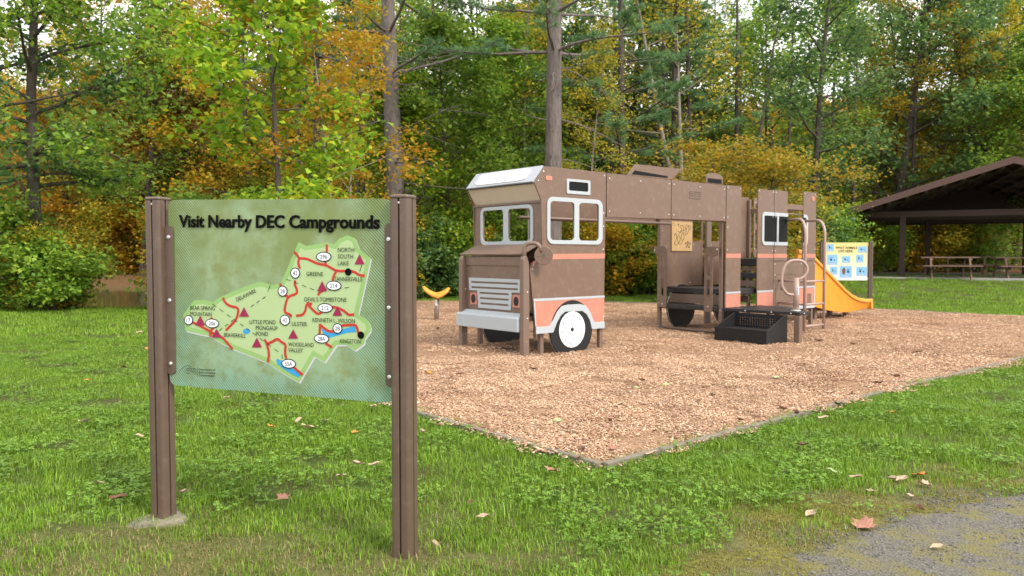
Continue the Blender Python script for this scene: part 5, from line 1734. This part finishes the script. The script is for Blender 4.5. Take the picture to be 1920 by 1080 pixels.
def shrub_place(px, d):
    if d > 45: return "on the far bank of the pond"
    for lim, w in ((60, "at the pond bank under the oak"), (300, "on the near bank of the pond"), (440, "behind the map sign's far post"), (545, "at the foot of the bright green maple"), (650, "by the golden saplings"), (735, "at the foot of the dead limbed pine"), (822, "behind the orange saddle seat"), (900, "left of the camper cabin"), (1000, "behind the camper cabin"), (1115, "behind the cabin's side window"), (1188, "seen under the camper's roof beam"), (1250, "behind the camper's entry"), (1360, "under the yellow spreading tree"), (1480, "behind the camper's rear panels"), (1560, "behind the climbing ladder"), (1660, "behind the animal sign")):
        if px < lim: return w
    return "beyond the picnic shelter"


for px, d, k, lf, s in shr:
    x = PX(px, d)
    put_tree("shrub", "%s %s shrub %s" % (WORDS[lf], "low" if k == 'bushB' else "rounded", shrub_place(px, d)), "shrub", B[k], x, d, s, (px * .37) % 6.28, M[lf], M['bark_dark'], "shrubs along the edge of the wood")

# ------------------------------------------------------------ picnic shelter
SHA = R(-24)
EA, RZ, EZ, DEP = 5.05, 3.94, 2.32, 9.5      # half width, ridge height, eave height, depth
SHX = 11.85 + EA * math.cos(SHA) - .6 * math.sin(SHA)
SHY = 27.4 + EA * math.sin(SHA) + .6 * math.cos(SHA)
szb = gz(15, 28)
shelter = thing("picnic_shelter", "open picnic shelter with brown roof and dark wooden posts", "shelter", (SHX, SHY, szb), SHA)
sl_ = (RZ - EZ) / EA
for s in (-1, 1):
    prism("roof_slope", [(s * EA, -.6, EZ), (0, -.6, RZ), (0, DEP, RZ), (s * EA, DEP, EZ)], (0, 0, 1), .10, M['shelterroof'], shelter, bevel=.01)
    prism("fascia", [(s * EA, -.64, EZ - .10), (0, -.64, RZ - .10), (0, -.64, RZ + .125), (s * EA, -.64, EZ + .125)], (0, 1, 0), .035, M['shelterroof'], shelter, bevel=.004)
    for k in range(9):
        f = (k + .5) / 9
        zz = EZ + (RZ - EZ) * f
        box("purlin", s * EA * (1 - f) - .05, s * EA * (1 - f) + .05, -.55, DEP - .05, zz - .15, zz - .012, M['shelterwood'], shelter, bevel=0)
for y in (1.2, 3.8, 6.4, 9.2):
    box("tie_beam", -EA + .55, EA - .55, y - .07, y + .07, EZ - .10, EZ + .12, M['shelterwood'], shelter, bevel=.005)
    for s in (-1, 1):
        prism("rafter", [(s * (EA - .2), y - .06, EZ - .11), (0, y - .06, RZ - .17), (0, y - .06, RZ - .02), (s * (EA - .2), y - .06, EZ + .04)], (0, 1, 0), .12, M['shelterwood'], shelter, bevel=0)
for x, y in ((-3.13, 1.2), (-4.35, 6.4), (-1.9, 6.4), (3.13, 1.2), (4.2, 6.4), (1.6, 6.4)):
    box("post", x - .10, x + .10, y - .10, y + .10, -.3, EZ - .0, M['shelterwood'], shelter, bevel=.01)
plate("gable_sky_block", [(-EA + .75, EZ + .13), (EA - .75, EZ + .13), (0, RZ - .16)], [], 9.29, 9.33, to_side, M['shelterwood'], shelter, bevel=0)  # added across the back end to block the sky under the roof
box("floor_slab", -4.2, 4.2, -.1, 9.3, -.25, .04, M['concrete'], shelter, bevel=.02)
box("end_wall_board", -EA + .8, EA - .8, 9.22, 9.28, EZ - .1, EZ + .9, M['shelterwood'], shelter, bevel=0)


def picnic_table(x, y, rz, label):
    t = thing("picnic_table", label, "table", (x, y, gz(x, y) + .04), rz, "picnic tables under the shelter")
    for k in range(5): box("top_plank", -.9, .9, -.37 + k * .15, -.23 + k * .15, .70, .745, M['tablewood'], t, bevel=.006)
    for s in (-1, 1):
        for k in range(2):
            a = s * (.62 + k * .15)
            box("seat_plank", -.9, .9, a - .068, a + .068, .41, .45, M['tablewood'], t, bevel=.006)
    for u in (-.6, .6):
        for s in (-1, 1):
            prism("leg", [(u - .03, s * .30, .70), (u - .03, s * .38, .70), (u - .03, s * .72, -.08), (u - .03, s * .62, -.08)], (1, 0, 0), .06, M['tablewood'], t, bevel=.004)
        box("seat_support", u + .031, u + .08, -.78, .78, .32, .41, M['tablewood'], t, bevel=.004)
        box("top_support", u + .031, u + .08, -.36, .36, .62, .70, M['tablewood'], t, bevel=.004)
    return t


picnic_table(15.25, 26.9, SHA + .1, "weathered picnic table at the near edge of the shelter")
picnic_table(17.6, 29.8, SHA - .1, "dark picnic table in the middle of the shelter floor")
picnic_table(17.6, 26.6, SHA + .2, "picnic table beside the shelter's inner post")

# ------------------------------------------------------------ animal tracks sign at the far edge of the bed
AS = thing("animal_sign", "pale board of blue animal track tiles beyond the orange slide", "sign", (PX(1632, 18.45), 18.45, gz(8.6, 18.45)), R(-8))
sign_post("post", 0.0, 1.62, M['post'], AS)
sign_post("post", -1.12, 1.62, M['post'], AS)
m_pale, n_, l_, b_ = nodes_of("pale_sign_print")
tc_ = n_.new("ShaderNodeTexCoord"); sp_ = n_.new("ShaderNodeSeparateXYZ"); l_.new(tc_.outputs['Object'], sp_.inputs[0])
mr_ = n_.new("ShaderNodeMapRange"); mr_.inputs[1].default_value = .75; mr_.inputs[2].default_value = 1.5
l_.new(sp_.outputs[2], mr_.inputs[0])
mx_ = n_.new("ShaderNodeMix"); mx_.data_type = 'RGBA'; mx_.inputs[6].default_value = (.62, .70, .64, 1); mx_.inputs[7].default_value = (.62, .55, .22, 1)
l_.new(mr_.outputs[0], mx_.inputs[0]); l_.new(mx_.outputs[2], b_.inputs['Base Color']); b_.inputs['Roughness'].default_value = .45
AX0, AX1, AZ0, AZ1 = -1.06, -.055, .69, 1.60
ab = plate("board", rrect(AX0, AX1, AZ0, AZ1, .03), [], -.008, 0, to_side, m_pale, AS, bevel=0)


def apx(px, py):        # board position from its fraction of width / height
    return AX0 + (AX1 - AX0) * px, AZ0 + (AZ1 - AZ0) * py


lettering("WHAT ANIMALS", apx(.25, .835), apx(.74, .83), .058, -.0095, M['ink'], ab, bold=.02)
lettering("LIVE HERE?", apx(.32, .745), apx(.65, .742), .058, -.0095, M['ink'], ab, bold=.02)
M['tile'] = mat_plain("tile_blue_ink", (0.20, 0.43, 0.66), .45, .05)
M['tileline'] = mat_plain("tile_pink_ink", (0.66, 0.38, 0.42), .45, .05)
tiles = [(.05, .77, .21, .96), (.76, .73, .96, .90), (.06, .41, .30, .68), (.40, .46, .59, .64), (.72, .47, .89, .68), (.13, .15, .30, .36), (.35, .07, .63, .38), (.73, .12, .97, .36)]
for q, (a, b, c, d) in enumerate(tiles):
    x0, z0 = apx(a, b); x1, z1 = apx(c, d)
    flat_poly("track_tile", rrect(x0, x1, z0, z1, .014), -.0088, M['tile'], ab)
    cx, cz, w, h = (x0 + x1) / 2, (z0 + z1) / 2, x1 - x0, z1 - z0
    strip_obj("tile_caption", [(x0 + w * .25, z0 + h * .12), (x1 - w * .25, z0 + h * .12)], .012, -.0095, M['tileline'], ab)
    if q == 6:
        flat_poly("animal_track", circ(cx - w * .16, cz + h * .06, w * .14, 16, h * .30), -.0095, M['leaf_brown'], ab)
        flat_poly("animal_track", circ(cx + w * .20, cz + h * .0, w * .10, 12, h * .09), -.0095, M['ink'], ab)
        for k in range(4): flat_poly("animal_track", circ(cx + w * (.10 + .065 * k), cz + h * (.15 + .05 * (k in (1, 2))), w * .025, 8, h * .05), -.0095, M['ink'], ab)
    else:
        flat_poly("animal_track", circ(cx - w * .12, cz, w * .09, 12, h * .11), -.0095, M['ink'], ab)
        for k in range(3): flat_poly("animal_track", circ(cx - w * (.22 - .1 * k), cz + h * (.19 + .03 * (k == 1)), w * .03, 8, h * .05), -.0095, M['ink'], ab)
        flat_poly("animal_track", circ(cx + w * .2, cz - h * .04, w * .06, 10, h * .07), -.0095, M['ink'], ab)
for x in (-1.075, -.045):
    plate("bracket", rrect(x - .025, x + .025, .76, 1.53, .015), [], -.014, -.0085, to_side, M['post'], AS, bevel=0)

# ------------------------------------------------------------ scattered ground cover (geometry nodes instances)
def scatter(name, pts, rot, scl, idx, sources):
    """one object that places copies of the small source meshes on the given points"""
    sc_col = bpy.data.collections.new(name + "_pieces")
    for i, me in enumerate(sources):
        o = bpy.data.objects.new("%s_piece_%02d" % (name, i), me)
        sc_col.objects.link(o)
    me = bpy.data.meshes.new(name)
    n = len(pts)
    me.vertices.add(n)
    me.vertices.foreach_set('co', np.asarray(pts, np.float32).ravel())
    a = me.attributes.new('rot', 'FLOAT_VECTOR', 'POINT'); a.data.foreach_set('vector', np.asarray(rot, np.float32).ravel())
    a = me.attributes.new('scl', 'FLOAT', 'POINT'); a.data.foreach_set('value', np.asarray(scl, np.float32))
    a = me.attributes.new('pick', 'INT', 'POINT'); a.data.foreach_set('value', np.asarray(idx, np.int32))
    me.update()
    ob = link(bpy.data.objects.new(name, me))
    ng = bpy.data.node_groups.new(name, 'GeometryNodeTree')
    ng.interface.new_socket("Geometry", in_out='INPUT', socket_type='NodeSocketGeometry')
    ng.interface.new_socket("Geometry", in_out='OUTPUT', socket_type='NodeSocketGeometry')
    gi = ng.nodes.new('NodeGroupInput'); go = ng.nodes.new('NodeGroupOutput')
    ci = ng.nodes.new('GeometryNodeCollectionInfo')
    ci.inputs['Collection'].default_value = sc_col
    ci.inputs['Separate Children'].default_value = True
    ci.inputs['Reset Children'].default_value = True
    ip = ng.nodes.new('GeometryNodeInstanceOnPoints')
    ip.inputs['Pick Instance'].default_value = True

    def named(nm, ty):
        k = ng.nodes.new('GeometryNodeInputNamedAttribute'); k.data_type = ty; k.inputs['Name'].default_value = nm
        return k.outputs['Attribute']
    ng.links.new(gi.outputs[0], ip.inputs['Points'])
    ng.links.new(ci.outputs[0], ip.inputs['Instance'])
    ng.links.new(named('pick', 'INT'), ip.inputs['Instance Index'])
    er = ng.nodes.new('FunctionNodeEulerToRotation')
    ng.links.new(named('rot', 'FLOAT_VECTOR'), er.inputs[0])
    ng.links.new(er.outputs[0], ip.inputs['Rotation'])
    ng.links.new(named('scl', 'FLOAT'), ip.inputs['Scale'])
    ng.links.new(ip.outputs[0], go.inputs[0])
    md = ob.modifiers.new("scatter", 'NODES'); md.node_group = ng
    tag(ob, kind='stuff')
    return ob


def grass_patch(seed, n, hmin, hmax, rad, wid, mat, lean=.45):
    r = np.random.default_rng(seed)
    px = r.uniform(-rad, rad, n); py = r.uniform(-rad, rad, n)
    h = r.uniform(hmin, hmax, n) * r.uniform(.6, 1.0, n); az = r.uniform(0, 6.283, n); ln = r.uniform(.1, 1.0, n) * lean
    w = wid * r.uniform(.7, 1.3, n)
    dx, dy = np.cos(az), np.sin(az); sx, sy = -dy, dx
    v = np.empty((n, 5, 3)); b = np.stack([px, py, np.full(n, -.006)], 1); s = np.stack([sx, sy, np.zeros(n)], 1) * w[:, None] * .5
    mid = b + np.stack([dx * h * ln * .35, dy * h * ln * .35, h * .6], 1)
    tipp = b + np.stack([dx * h * ln * 1.25, dy * h * ln * 1.25, h * (1.02 - .45 * ln)], 1)
    v[:, 0] = b - s; v[:, 1] = b + s; v[:, 2] = mid + s * .8; v[:, 3] = mid - s * .8; v[:, 4] = tipp
    k = np.arange(n)[:, None] * 5
    tri = np.concatenate([k + np.array([[0, 1, 2]]), k + np.array([[0, 2, 3]]), k + np.array([[3, 2, 4]])], 0)
    return fast_mesh("grass_patch", v.reshape(-1, 3), tri, mat)


def clover_patch(seed, n, rad, mat, size=.013):
    r = np.random.default_rng(seed)
    V = []; F = []; c = 0
    for i in range(n):
        x, y = r.uniform(-rad, rad, 2); h = r.uniform(.018, .055); a0 = r.uniform(0, 6.28); sz = size * r.uniform(.7, 1.35)
        tx, ty = r.normal(0, .25, 2)
        for k in range(3):
            a = a0 + k * 2.094
            d = np.array((math.cos(a), math.sin(a))); q = np.array((-d[1], d[0]))
            for f_, g_ in ((0, 0), (.75, .62), (1.15, .42), (1.05, 0), (1.15, -.42), (.75, -.62)):
                p = d * f_ * sz + q * g_ * sz
                V.append((x + p[0], y + p[1], h + p[0] * tx + p[1] * ty + .12 * sz * abs(g_)))
            F.append(tuple(range(c, c + 6))); c += 6
    return fast_mesh("clover_patch", np.array(V), np.array(F), mat)


def chip_patch(seed, n, rad, mat, lmin=.012, lmax=.05):
    r = np.random.default_rng(seed)
    V = []; F = []
    for i in range(n):
        L = r.uniform(lmin, lmax) * r.uniform(.6, 1); w = r.uniform(.004, .013); t = r.uniform(.002, .005)
        az = r.uniform(0, 3.1416); tl = r.normal(0, .28); rl = r.normal(0, .4)
        m = Matrix.Translation((r.uniform(-rad, rad), r.uniform(-rad, rad), r.uniform(-.002, .014))) @ Matrix.Rotation(az, 4, 'Z') @ Matrix.Rotation(tl, 4, 'Y') @ Matrix.Rotation(rl, 4, 'X')
        b = len(V)
        for sx in (-1, 1):
            for sy in (-1, 1):
                for sz in (-1, 1):
                    V.append(tuple(m @ Vector((sx * L / 2, sy * w / 2 * (1 if sx < 0 else .6), sz * t / 2))))
        for f in ((0, 1, 3, 2), (4, 6, 7, 5), (0, 4, 5, 1), (2, 3, 7, 6), (0, 2, 6, 4), (1, 5, 7, 3)):
            F.append(tuple(b + q for q in f))
    return fast_mesh("chip_patch", np.array(V), np.array(F), mat)


def pebble_patch(seed, n, rad, mat):
    r = np.random.default_rng(seed)
    V = []; F = []
    for i in range(n):
        s = r.uniform(.002, .0075); c = np.array((r.uniform(-rad, rad), r.uniform(-rad, rad), s * .25))
        b = len(V)
        a0 = r.uniform(0, 6.28)
        for zz, rr in ((-.5, .8), (.15, 1.0), (.5, .5)):
            for k in range(5):
                a = a0 + k * 1.2566
                V.append((c[0] + s * rr * math.cos(a) * r.uniform(.8, 1.2), c[1] + s * rr * math.sin(a) * r.uniform(.8, 1.2), c[2] + s * zz * .8))
        for q in range(2):
            for k in range(5):
                k2 = (k + 1) % 5
                F.append((b + q * 5 + k, b + q * 5 + k2, b + q * 5 + 5 + k2, b + q * 5 + 5 + k))
        F.append((b + 10, b + 11, b + 12, b + 13)); F.append((b + 10, b + 13, b + 14, b + 14))
    F = [f for f in F if len(set(f)) == 4]
    return fast_mesh("pebble_patch", np.array(V), np.array(F), mat)


rs = np.random.default_rng(99)


def sample_area(d0, d1, dens, margin=1.12):
    """random points in the wedge of ground in front of the camera between two distances"""
    hw = .70 * margin
    area = hw * (d1 * d1 - d0 * d0)
    n = int(area * dens)
    y = np.sqrt(rs.uniform(d0 * d0, d1 * d1, n)); x = rs.uniform(-1, 1, n) * (hw * y + .6)
    return x, y


src = [grass_patch(i, 190, .028, .068, .14, .0036, M['grass'], .6) for i in range(4)]                        # 0-3 lush
src += [grass_patch(10 + i, 170, .014, .042, .14, .0030, M['grass_dry'], 1.3) for i in range(3)]             # 4-6 dry
src += [clover_patch(20 + i, 46, .14, M['clover'], .0105) for i in range(3)]                                    # 7-9 clover
src += [grass_patch(30 + i, 95, .05, .10, .20, .0085, M['grass']) for i in range(3)]                      # 10-12 far
src += [grass_patch(40, 26, .06, .14, .12, .005, M['grass'], .5)]                                        # 13 tall tuft
src += [grass_patch(50 + i, 150, .008, .024, .12, .0032, M['moss'], 1.0) for i in range(2)]              # 14-15 moss and stubble
P_, RT, SL, IX = [], [], [], []


def add_pts(x, y, ix, s0=.8, s1=1.2):
    n = len(x)
    P_.append(np.stack([x, y, ground_z(x, y) + .001], 1)); RT.append(np.stack([rs.normal(0, .04, n), rs.normal(0, .04, n), rs.uniform(0, 6.28, n)], 1))
    SL.append(rs.uniform(s0, s1, n)); IX.append(ix)


for d0, d1, dens in ((1.6, 6.5, 85), (6.5, 12, 44)):
    x, y = sample_area(d0, d1, dens)
    ok = ~inside(x, y, MULCH) & ~inside(x, y, PATH) & (seg_dist(x, y, MULCH) > .03)
    x, y = x[ok], y[ok]
    moss = moss_of(x, y); dry = dry_of(x, y)
    u = rs.uniform(0, 1, len(x))
    keep = u > moss * .84
    x, y, dry, moss = x[keep], y[keep], dry[keep], moss[keep]
    u = rs.uniform(0, 1, len(x)); cl = smooth_noise(x, y, 3.0, 31)
    ix = np.where(u < dry * .85, rs.integers(4, 7, len(x)), np.where(u < .30 + .28 * cl, rs.integers(7, 10, len(x)), rs.integers(0, 4, len(x))))
    tall = rs.uniform(0, 1, len(x)) < .035
    ix = np.where(tall & (dry < .5), 13, ix)
    add_pts(x, y, ix, .75, 1.2)
for d0, d1, dens in ((12, 20, 16), (20, 34, 8)):
    x, y = sample_area(d0, d1, dens)
    ok = ~inside(x, y, MULCH) & (litter_of(x, y) < .4) & (ground_z(x, y) > -.15) & (seg_dist(x, y, MULCH) > .05)
    x, y = x[ok], y[ok]
    add_pts(x, y, rs.integers(10, 13, len(x)), .8, 1.25)
# mossy margin of the path
x, y = sample_area(1.8, 7.0, 190)
m_ = moss_of(x, y)
ok = (m_ > .3) & (~inside(x, y, PATH) | (rs.uniform(0, 1, len(x)) < .22)) & ~inside(x, y, MULCH)
x, y = x[ok], y[ok]
add_pts(x, y, rs.integers(14, 16, len(x)), .5, 1.15)
# along the outer side of the edging
for i in range(len(MULCH)):
    a = np.array(MULCH[i]); b = np.array(MULCH[(i + 1) % len(MULCH)])
    L = np.linalg.norm(b - a); d = (b - a) / L; nr = np.array((d[1], -d[0])); n = int(L * 9)
    t = rs.uniform(0, L, n); o = rs.uniform(.09, .20, n)
    add_pts(a[0] + d[0] * t + nr[0] * o, a[1] + d[1] * t + nr[1] * o, rs.integers(0, 4, n), .8, 1.3)
scatter("grass", np.concatenate(P_), np.concatenate(RT), np.concatenate(SL), np.concatenate(IX), src)

# loose wood chips on the bed
x, y = sample_area(4.2, 9.5, 42); x2, y2 = sample_area(9.5, 22, 11)
dark_ = lambda u, v: (smooth_noise(u, v, 1.7, 41) + .5 * smooth_noise(u, v, 5.0, 42) + 1.6 * dug_shade_of(u, v)) > .55  # chips of random darker tone, more of them in the painted shade
x = np.concatenate([x, x2]); y = np.concatenate([y, y2])
ok = inside(x, y, MULCH); x, y = x[ok], y[ok]
ok = rs.uniform(0, 1, len(x)) > .8 * dug_shade_of((x - ORG[0]) * UX[0] + (y - ORG[1]) * UX[1], (x - ORG[0]) * VX[0] + (y - ORG[1]) * VX[1])  # fewer chips there, so the painted contact shade shows
x, y = x[ok], y[ok]
ru = (x - ORG[0]) * UX[0] + (y - ORG[1]) * UX[1]; rv = (x - ORG[0]) * VX[0] + (y - ORG[1]) * VX[1]
z = ground_z(x, y) + mulch_z(ru, rv) + .010
far_ = np.hypot(x, y) > 9.5
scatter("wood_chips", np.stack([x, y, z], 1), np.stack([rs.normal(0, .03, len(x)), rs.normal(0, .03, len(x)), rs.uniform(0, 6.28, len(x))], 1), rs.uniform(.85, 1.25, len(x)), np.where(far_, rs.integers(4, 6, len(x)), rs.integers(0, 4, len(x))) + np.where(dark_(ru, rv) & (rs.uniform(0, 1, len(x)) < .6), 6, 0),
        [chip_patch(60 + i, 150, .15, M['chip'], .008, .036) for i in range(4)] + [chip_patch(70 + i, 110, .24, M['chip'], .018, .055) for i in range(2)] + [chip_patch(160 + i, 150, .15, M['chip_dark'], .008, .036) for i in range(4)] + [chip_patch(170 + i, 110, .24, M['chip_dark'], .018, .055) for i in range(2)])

# loose stones on the path
x, y = sample_area(1.8, 7, 30)
ok = inside(x, y, PATH); x, y = x[ok], y[ok]
scatter("gravel_stones", np.stack([x, y, ground_z(x, y) + .006], 1), np.stack([0 * x, 0 * x, rs.uniform(0, 6.28, len(x))], 1), rs.uniform(.7, 1.3, len(x)), rs.integers(0, 3, len(x)), [pebble_patch(80 + i, 60, .16, M['pebble']) for i in range(3)])

# far wooded hillside beyond the pond and behind the wood
hx = rs.uniform(-75, 75, 230); hy = rs.uniform(50, 105, 230)
ok = np.abs(hx) < hy * .95
hx, hy = hx[ok], hy[ok]
hs = [broadleaf(90 + i, 8.5, .14, 1.0, 3.4, 16, 14, .30, (.5, .5, .32), sub=4)[1] for i in range(3)]
hm = []
for q, me in enumerate(hs):
    for lf in ('leaf_rust', 'leaf_orange', 'leaf_olive', 'leaf_green'):
        m2 = me.copy(); m2.materials.clear(); m2.materials.append(M[lf]); hm.append(m2)
scatter("hillside_woods", np.stack([hx, hy, ground_z(hx, hy) - .3], 1), np.stack([0 * hx, 0 * hx, rs.uniform(0, 6.28, len(hx))], 1), rs.uniform(.9, 1.4, len(hx)),
        np.where(hx < -6, rs.integers(0, 3, len(hx)) * 4 + rs.choice([0, 0, 1, 2], len(hx)), rs.integers(0, 12, len(hx))), hm)

# ------------------------------------------------------------ fallen leaves, one by one
def leaf_mesh(kind, mat, curl):
    bm = bmesh.new()
    if kind == 'maple':
        half = [(0, -.45), (.06, -.32), (.30, -.38), (.24, -.22), (.48, -.10), (.34, -.02), (.42, .20), (.22, .14), (.14, .26), (.0, .52)]
    elif kind == 'curled':
        half = [(0, -.5), (.12, -.36), (.20, -.12), (.21, .10), (.13, .32), (0, .5)]
    else:
        half = [(0, -.5), (.16, -.38), (.27, -.12), (.26, .12), (.15, .34), (0, .5)]
    ctr = [bm.verts.new((0, b, curl * b * b * 1.2)) for a, b in half]
    for s in (-1, 1):
        side_ = [bm.verts.new((s * a * (1 - .35 * abs(curl)), b, curl * (b * b * 1.2 + a * 1.5) + .05 * math.sin(9 * b + s))) for a, b in half]
        for i in range(len(half) - 1):
            q = [ctr[i], ctr[i + 1], side_[i + 1], side_[i]]
            q = [v for k, v in enumerate(q) if not any((v.co - w.co).length < 1e-6 for w in q[:k])]
            if len(q) >= 3: bm.faces.new(q if s > 0 else q[::-1])
    st_ = [bm.verts.new((-.012, -.45, 0)), bm.verts.new((.012, -.45, 0)), bm.verts.new((.03, -.85, .04))]
    bm.faces.new(st_)
    me = bpy.data.meshes.new("fallen_leaf"); bm.to_mesh(me); bm.free(); me.materials.append(mat)
    return me


LM = {'tan': leaf_mesh('curled', M['leaf_tan'], .55), 'tan2': leaf_mesh('oval', M['leaf_tan'], .3), 'brown': leaf_mesh('curled', M['leaf_brown'], .5), 'brown2': leaf_mesh('oval', M['leaf_brown'], .35),
      'red': leaf_mesh('maple', M['leaf_pink'], .22), 'gold': leaf_mesh('maple', M['leaf_gold'], .25), 'sage': leaf_mesh('oval', M['leaf_sage'], .15), 'pale': leaf_mesh('maple', M['leaf_tan'], .3)}
LW = {'tan': "curled tan fallen leaf", 'tan2': "flat tan fallen leaf", 'brown': "curled dark brown fallen leaf", 'brown2': "flat dark brown fallen leaf", 'red': "reddish lobed fallen leaf", 'gold': "orange lobed fallen leaf", 'sage': "pale green oval fallen leaf", 'pale': "pale lobed fallen leaf"}


def drop(kind, px, py, size, where, tilt=.25):
    # ground position under the photo's view of this leaf
    ang = math.atan(60 / 1440.0)
    dx_, b_ = (px - 960) / 1440.0, -(py - 540) / 1440.0
    dy_ = math.cos(ang) + b_ * math.sin(ang); dz_ = -math.sin(ang) + b_ * math.cos(ang)
    t = -1.25 / dz_
    x, y = dx_ * t, dy_ * t
    o = link(bpy.data.objects.new("fallen_leaf", LM[kind]))
    zz = gz(x, y) + (.055 if where == "lying in the grass" else (.045 if where == "lying on the wood chips" else .016))
    o.location = (x, y, zz)
    o.scale = (size, size, size)
    o.rotation_euler = (random.uniform(-tilt, tilt), random.uniform(-tilt, tilt), random.uniform(0, 6.28))
    tag(o, LW[kind] + " " + where, "leaf", LW[kind] + " " + where)


G_, C_, P2 = "lying in the grass", "lying on the wood chips", "lying beside the gravel path"
for a in (('tan', 668, 872, .10, G_), ('tan', 702, 874, .085, G_), ('tan', 560, 793, .12, G_), ('tan', 576, 803, .10, G_), ('tan2', 609, 791, .11, G_), ('tan', 793, 810, .10, G_), ('tan2', 640, 894, .07, G_),
          ('tan', 425, 752, .10, G_), ('pale', 157, 793, .11, G_), ('pale', 185, 908, .07, G_), ('brown', 222, 936, .09, G_), ('tan2', 262, 820, .08, G_), ('tan', 345, 926, .09, G_), ('brown2', 232, 690, .10, G_), ('gold', 277, 655, .10, G_), ('gold', 508, 802, .08, G_), ('gold', 665, 811, .06, G_),
          ('red', 1034, 884, .11, G_), ('brown', 880, 946, .06, G_), ('tan2', 905, 971, .07, G_), ('tan', 817, 1024, .06, G_), ('red', 530, 935, .08, G_), ('gold', 165, 715, .08, G_), ('tan', 160, 655, .09, G_), ('pale', 212, 612, .14, G_), ('pale', 262, 625, .13, G_), ('tan2', 700, 762, .10, G_),
          ('red', 1618, 972, .135, P2), ('tan', 1690, 890, .11, P2), ('tan', 1676, 887, .08, P2), ('gold', 1722, 880, .10, P2), ('pale', 1733, 897, .09, P2), ('tan2', 1520, 952, .09, P2), ('tan', 1578, 954, .06, P2), ('tan2', 1632, 910, .07, P2), ('tan2', 1757, 1012, .07, P2), ('brown', 1725, 941, .07, P2), ('tan2', 1706, 918, .06, P2), ('sage', 1560, 884, .09, G_), ('tan', 1605, 897, .07, G_), ('brown', 1505, 836, .09, G_), ('tan2', 1544, 786, .09, G_), ('gold', 1675, 778, .08, G_),
          ('sage', 1040, 786, .13, C_), ('tan2', 1058, 797, .08, C_), ('brown', 1093, 840, .08, C_), ('red', 1150, 838, .08, C_), ('brown', 1085, 858, .08, C_), ('brown', 837, 747, .08, C_), ('brown2', 862, 699, .09, C_), ('gold', 803, 698, .12, C_), ('tan2', 846, 705, .10, C_), ('brown', 1203, 711, .12, C_), ('sage', 1245, 719, .12, C_), ('sage', 1193, 724, .11, C_), ('tan2', 1162, 754, .12, C_), ('brown', 1145, 784, .10, C_), ('red', 1134, 795, .07, C_), ('brown', 1227, 805, .07, C_), ('tan2', 1222, 848, .09, C_),
          ('brown', 1388, 786, .10, C_), ('brown', 1493, 774, .11, C_), ('tan2', 1338, 738, .11, C_), ('brown2', 1310, 751, .10, C_), ('red', 1433, 787, .10, C_), ('brown', 1467, 766, .10, C_), ('tan2', 1555, 739, .13, C_), ('sage', 1572, 757, .12, C_), ('brown', 1596, 742, .11, C_), ('brown', 1648, 722, .13, C_), ('sage', 1455, 708, .13, C_), ('brown', 1680, 708, .13, C_), ('brown2', 1000, 690, .11, C_), ('brown', 820, 617, .20, C_), ('brown', 1535, 637, .15, C_), ('brown2', 1600, 643, .14, C_), ('brown', 1720, 660, .13, C_)):
    drop(*a)
